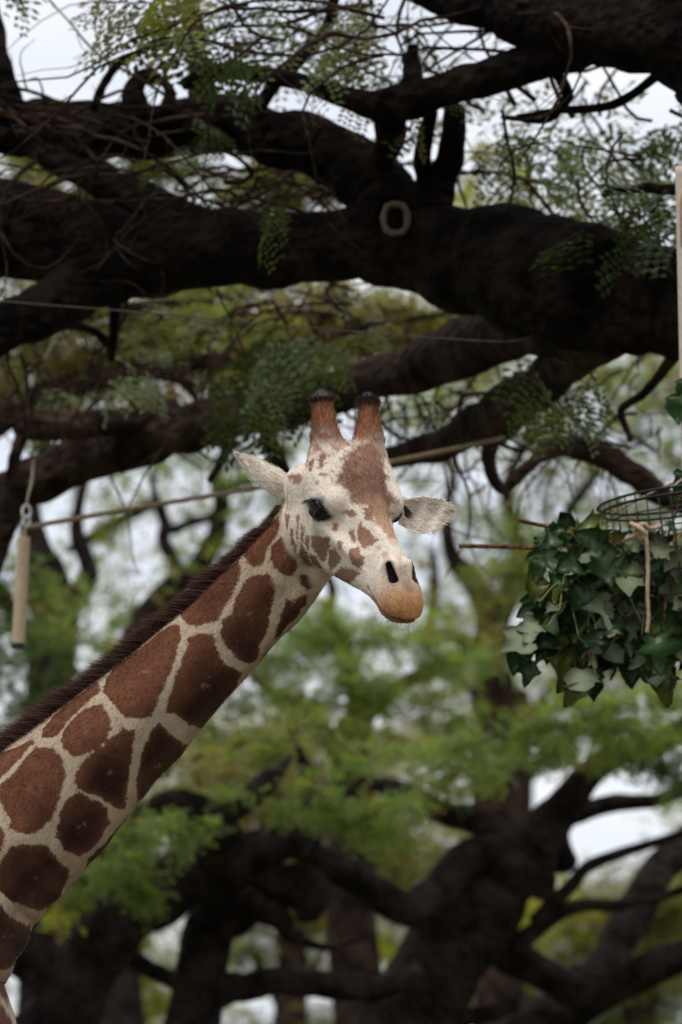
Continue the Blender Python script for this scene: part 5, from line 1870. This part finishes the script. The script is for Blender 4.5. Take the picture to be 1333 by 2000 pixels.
def browse_leaf(seed, fold, curl, top, under):
    rg = np.random.default_rng(seed)
    out = [(x * (.75 + .45 * rg.random()), y + (.05 * rg.normal() if 0 < x else 0)) for x, y in HALF]
    ring = out[:-1] + [out[-1]] + [(-x * (.9 + .2 * rg.random()), y) for x, y in out[-2:0:-1]]
    mid = [(0, .18), (0, .40), (0, .62), (0, .84)]
    pts = np.array(ring + mid, float)

    def lift(p):
        x, y = p[:, 0], p[:, 1]
        z = fold * np.abs(x) - curl * y * y + .22 * np.sin(x * 8 + seed * 1.7) * np.abs(x) + .06 * np.sin(y * 8 + seed) + .12 * np.sin(x * 5 + y * 7 + seed * 2.3)
        return np.stack([y, x, z], 1)
    n_ = len(ring)
    F = []
    for k in range(n_):
        a, b2 = k, (k + 1) % n_
        ym = (pts[a, 1] + pts[b2, 1]) / 2
        m = n_ + int(np.clip(round((ym - .18) / .22), 0, 3))
        F.append((a, b2, m))
    for k in range(3):      # close the midrib seam between fans
        pass
    # fans to neighbouring midrib points leave slivers: bridge them
    for k in range(n_):
        a, b2 = k, (k + 1) % n_
        c2 = (k + 2) % n_
        f1 = F[k][2]
        f2 = F[(k + 1) % n_][2]
        if f1 != f2:
            s = 1 if f2 > f1 else -1
            for q in range(f1, f2, s):
                F.append((b2, q + s, q))
    V = lift(pts)
    t = .006
    Vt, Vb = V + (0, 0, t), V - (0, 0, t)
    F = np.array(F)
    nrmz = np.cross(Vt[F[:, 1]] - Vt[F[:, 0]], Vt[F[:, 2]] - Vt[F[:, 0]])[:, 2]
    F[nrmz < 0] = F[nrmz < 0][:, ::-1]
    Fb = F[:, ::-1] + len(V)
    side = np.array([(k, k + len(V), (k + 1) % n_ + len(V), (k + 1) % n_) for k in range(n_)])
    cols = np.concatenate([np.tile(np.array(top) * .9, (len(V), 1)), np.tile(np.array(under) * .72, (len(V), 1))])
    vein = np.concatenate([np.arange(n_, n_ + 4), np.arange(n_, n_ + 4) + len(V)])
    cols[vein] = cols[vein] * 1.25
    me = mesh_np('leaf', np.concatenate([Vt, Vb]), [F, Fb, side], M_LT, True, cols)
    me.materials.append(M_LU)
    mi = np.concatenate([np.zeros(len(F)), np.ones(len(Fb)), np.ones(len(side))]).astype(np.int32)
    me.polygons.foreach_set('material_index', mi)
    return me


BL = [browse_leaf(i, f, c, tp_, un) for i, (f, c, tp_, un) in enumerate([
    
    (.35, .30, (.022, .055, .014), (.15, .19, .10)), (.15, .55, (.030, .065, .018), (.20, .235, .14)), (.55, .20, (.018, .045, .013), (.13, .17, .09)),
    (.25, .75, (.035, .070, .022), (.19, .22, .13)), (.40, .45, (.090, .110, .018), (.24, .23, .10)), (.70, .35, (.025, .060, .015), (.19, .22, .13)), (.9, .25, (.028, .058, .018), (.16, .20, .11)), (.1, .9, (.024, .052, .016), (.20, .23, .14)), (-.3, .5, (.030, .066, .018), (.17, .20, .115)), (.5, -.2, (.120, .115, .020), (.22, .20, .08))])]
browse = thing('browse_bundle', 'bundle of cut lobed leaves on woody stems stuffed into the wire basket', 'browse', P(1270, 1180, DF))
BO = np.array(browse.location)


def lay(p, tipdir, nor, size, k):
    x = nrm(tipdir)
    z = nrm(nor - x * (np.dot(nor, x)))
    y = np.cross(z, x)
    o = bpy.data.objects.new('leaf', BL[k])
    M = np.stack([x, y, z], 1)
    from mathutils import Matrix
    o.rotation_euler = Matrix(M.tolist()).to_euler()
    o.location = np.asarray(p) - BO
    o.scale = (size, size * random.uniform(.85, 1.1), size)
    link(o, browse)


def inside_bundle(x, y):
    if 1060 < x < 1560 and 1015 < y < 1250:
        return (x - 1060) / 40.0 > (1120 - y) / 110.0 - .5
    if 1100 < x < 1560 and 1250 <= y < 1310:
        return random.random() < .55
    return False


cnt = 0
while cnt < 262:
    x, y = random.uniform(1050, 1540), random.uniform(1005, 1310)
    if not inside_bundle(x, y):
        continue
    if 1180 < x < 1430 and y < 1040 and random.random() < .8:
        continue
    dd = DF - .02 - .26 * random.random() ** .8 * (1 if x > 1130 else .6)
    if cnt > 165:
        x, y, dd = random.uniform(1110, 1460), random.uniform(1060, 1250), DF + random.uniform(.0, .2)
    out = nrm(np.array(((x - 1270) / 220.0, 0, -(y - 1130) / 170.0)) + RNG.normal(size=3) * .35)
    tipd = nrm(out * .9 + np.array((0, -.25, -.75)) + RNG.normal(size=3) * .35)
    pale = random.random() < (.36 if cnt < 165 else .05)
    nor = nrm(np.array((0, -1.0, .35 if not pale else 0)) + RNG.normal(size=3) * .45)
    if pale:
        nor = -nor
    k = random.choice([0, 1, 2, 3, 5, 6, 7, 8, 2, 5, 4, 9]) if not pale else random.choice([0, 1, 3, 5, 6, 7, 8])
    lay(P(x, y, dd), tipd, nor, random.uniform(.06, .125) * (.75 if y < 1060 else 1) if cnt < 165 else .15, k)
    cnt += 1
for (x, y, s, k, pale) in [(1010, 1250, .13, 3, 1), (1020, 1290, .10, 0, 0), (1030, 1320, .08, 2, 0), (1050, 1235, .11, 1, 1), (1060, 1262, .09, 0, 0), (1075, 1240, .10, 2, 0), (1085, 1250, .12, 5, 0),
                           (1100, 1290, .11, 4, 0), (1130, 1310, .12, 4, 0), (1150, 1330, .10, 2, 0), (1110, 1335, .08, 4, 0), (1160, 1345, .09, 0, 0), (1135, 1350, .10, 4, 0), (1045, 1150, .09, 4, 0), (1055, 1120, .08, 0, 0),
                           (1290, 1310, .12, 1, 1), (1255, 1290, .11, 3, 1), (1325, 1270, .13, 0, 1), (1180, 1265, .13, 1, 1), (1330, 800, .10, 0, 0), (1345, 770, .09, 0, 0), (1338, 950, .11, 0, 0)]:
    dd = DF - .15
    tipd = nrm(np.array((random.uniform(-.4, .4), -.2, -1.0)))
    nor = nrm(np.array((random.uniform(-.5, .5), -1.0, .3)))
    if y < 960:
        dd = DF - .04
    lay(P(x, y - 30, dd), tipd, -nor if pale else nor, s, k)
for pts, r in [([(898, 1066, DF - .05), (990, 1068, DF - .05), (1090, 1070, DF - .02), (1230, 1060, DF)], 4.6), ([(1014, 1016, DF - .02), (1060, 1026, DF), (1110, 1032, DF), (1240, 1060, DF)], 4.4),
               ([(1300, 1040, DF - .1), (1150, 1120, DF - .16), (1080, 1200, DF - .14), (1035, 1290, DF - .12)], 3.0), ([(1300, 1040, DF - .1), (1220, 1150, DF - .2), (1150, 1260, DF - .18), (1135, 1350, DF - .14)], 3.0),
               ([(1320, 1040, DF - .1), (1300, 1180, DF - .24), (1290, 1310, DF - .2)], 3.0), ([(1330, 1040, DF - .1), (1400, 1180, DF - .24), (1420, 1300, DF - .2)], 3.0), ([(1300, 1060, DF), (1350, 900, DF - .1), (1338, 770, DF - .05)], 2.6)]:
    S = catmull(np.array([P(a, b2, c2) for a, b2, c2 in pts]), 8)
    V, Q, T = tube(S, np.linspace(r, r * .85, len(S)) * KPX * DF, 9, .10, 3)
    obj_np('stem', V, [Q, T], M_STEM, browse)
for _ in range(36):
    x, y = random.uniform(1090, 1420), random.uniform(1060, 1240)
    a = P(x, y, DF - .1)
    e = a + np.array((random.uniform(-.12, .12), -.10, random.uniform(-.16, .02)))
    V, Q, T = tube(catmull(np.array([a, (a + e) / 2 + (0, -.01, .02), e]), 5), np.full(11, .0022), 5)
    obj_np('petiole', V, [Q, T], M_STEMG, browse)

# --- rope tie on the basket
tie = thing('rope_tie', 'tan rope knotted on the wire basket with a long loose end', 'rope', P(1262, 1040, DF - .30))
dk = DF - .28
rope_part('loose_end', [P(1252, 1030, dk - .02), P(1262, 1048, dk - .03), P(1266, 1100, dk - .02), P(1265, 1160, dk - .02), P(1267, 1205, dk - .02), P(1264, 1235, dk - .02)], .0062, M_ROPE, tie, 9)
rope_part('knot', [P(1232, 1022, dk), P(1248, 1030, dk - .03), P(1262, 1044, dk - .03), P(1252, 1052, dk), P(1240, 1036, dk - .01), P(1256, 1024, dk - .02), P(1270, 1032, dk), P(1290, 1028, dk + .06)], .0072, M_ROPE, tie, 9)
rope_part('lashing', [P(1210, 1062, dk + .05), P(1235, 1048, dk), P(1254, 1038, dk - .01)], .0062, M_ROPE, tie, 8)
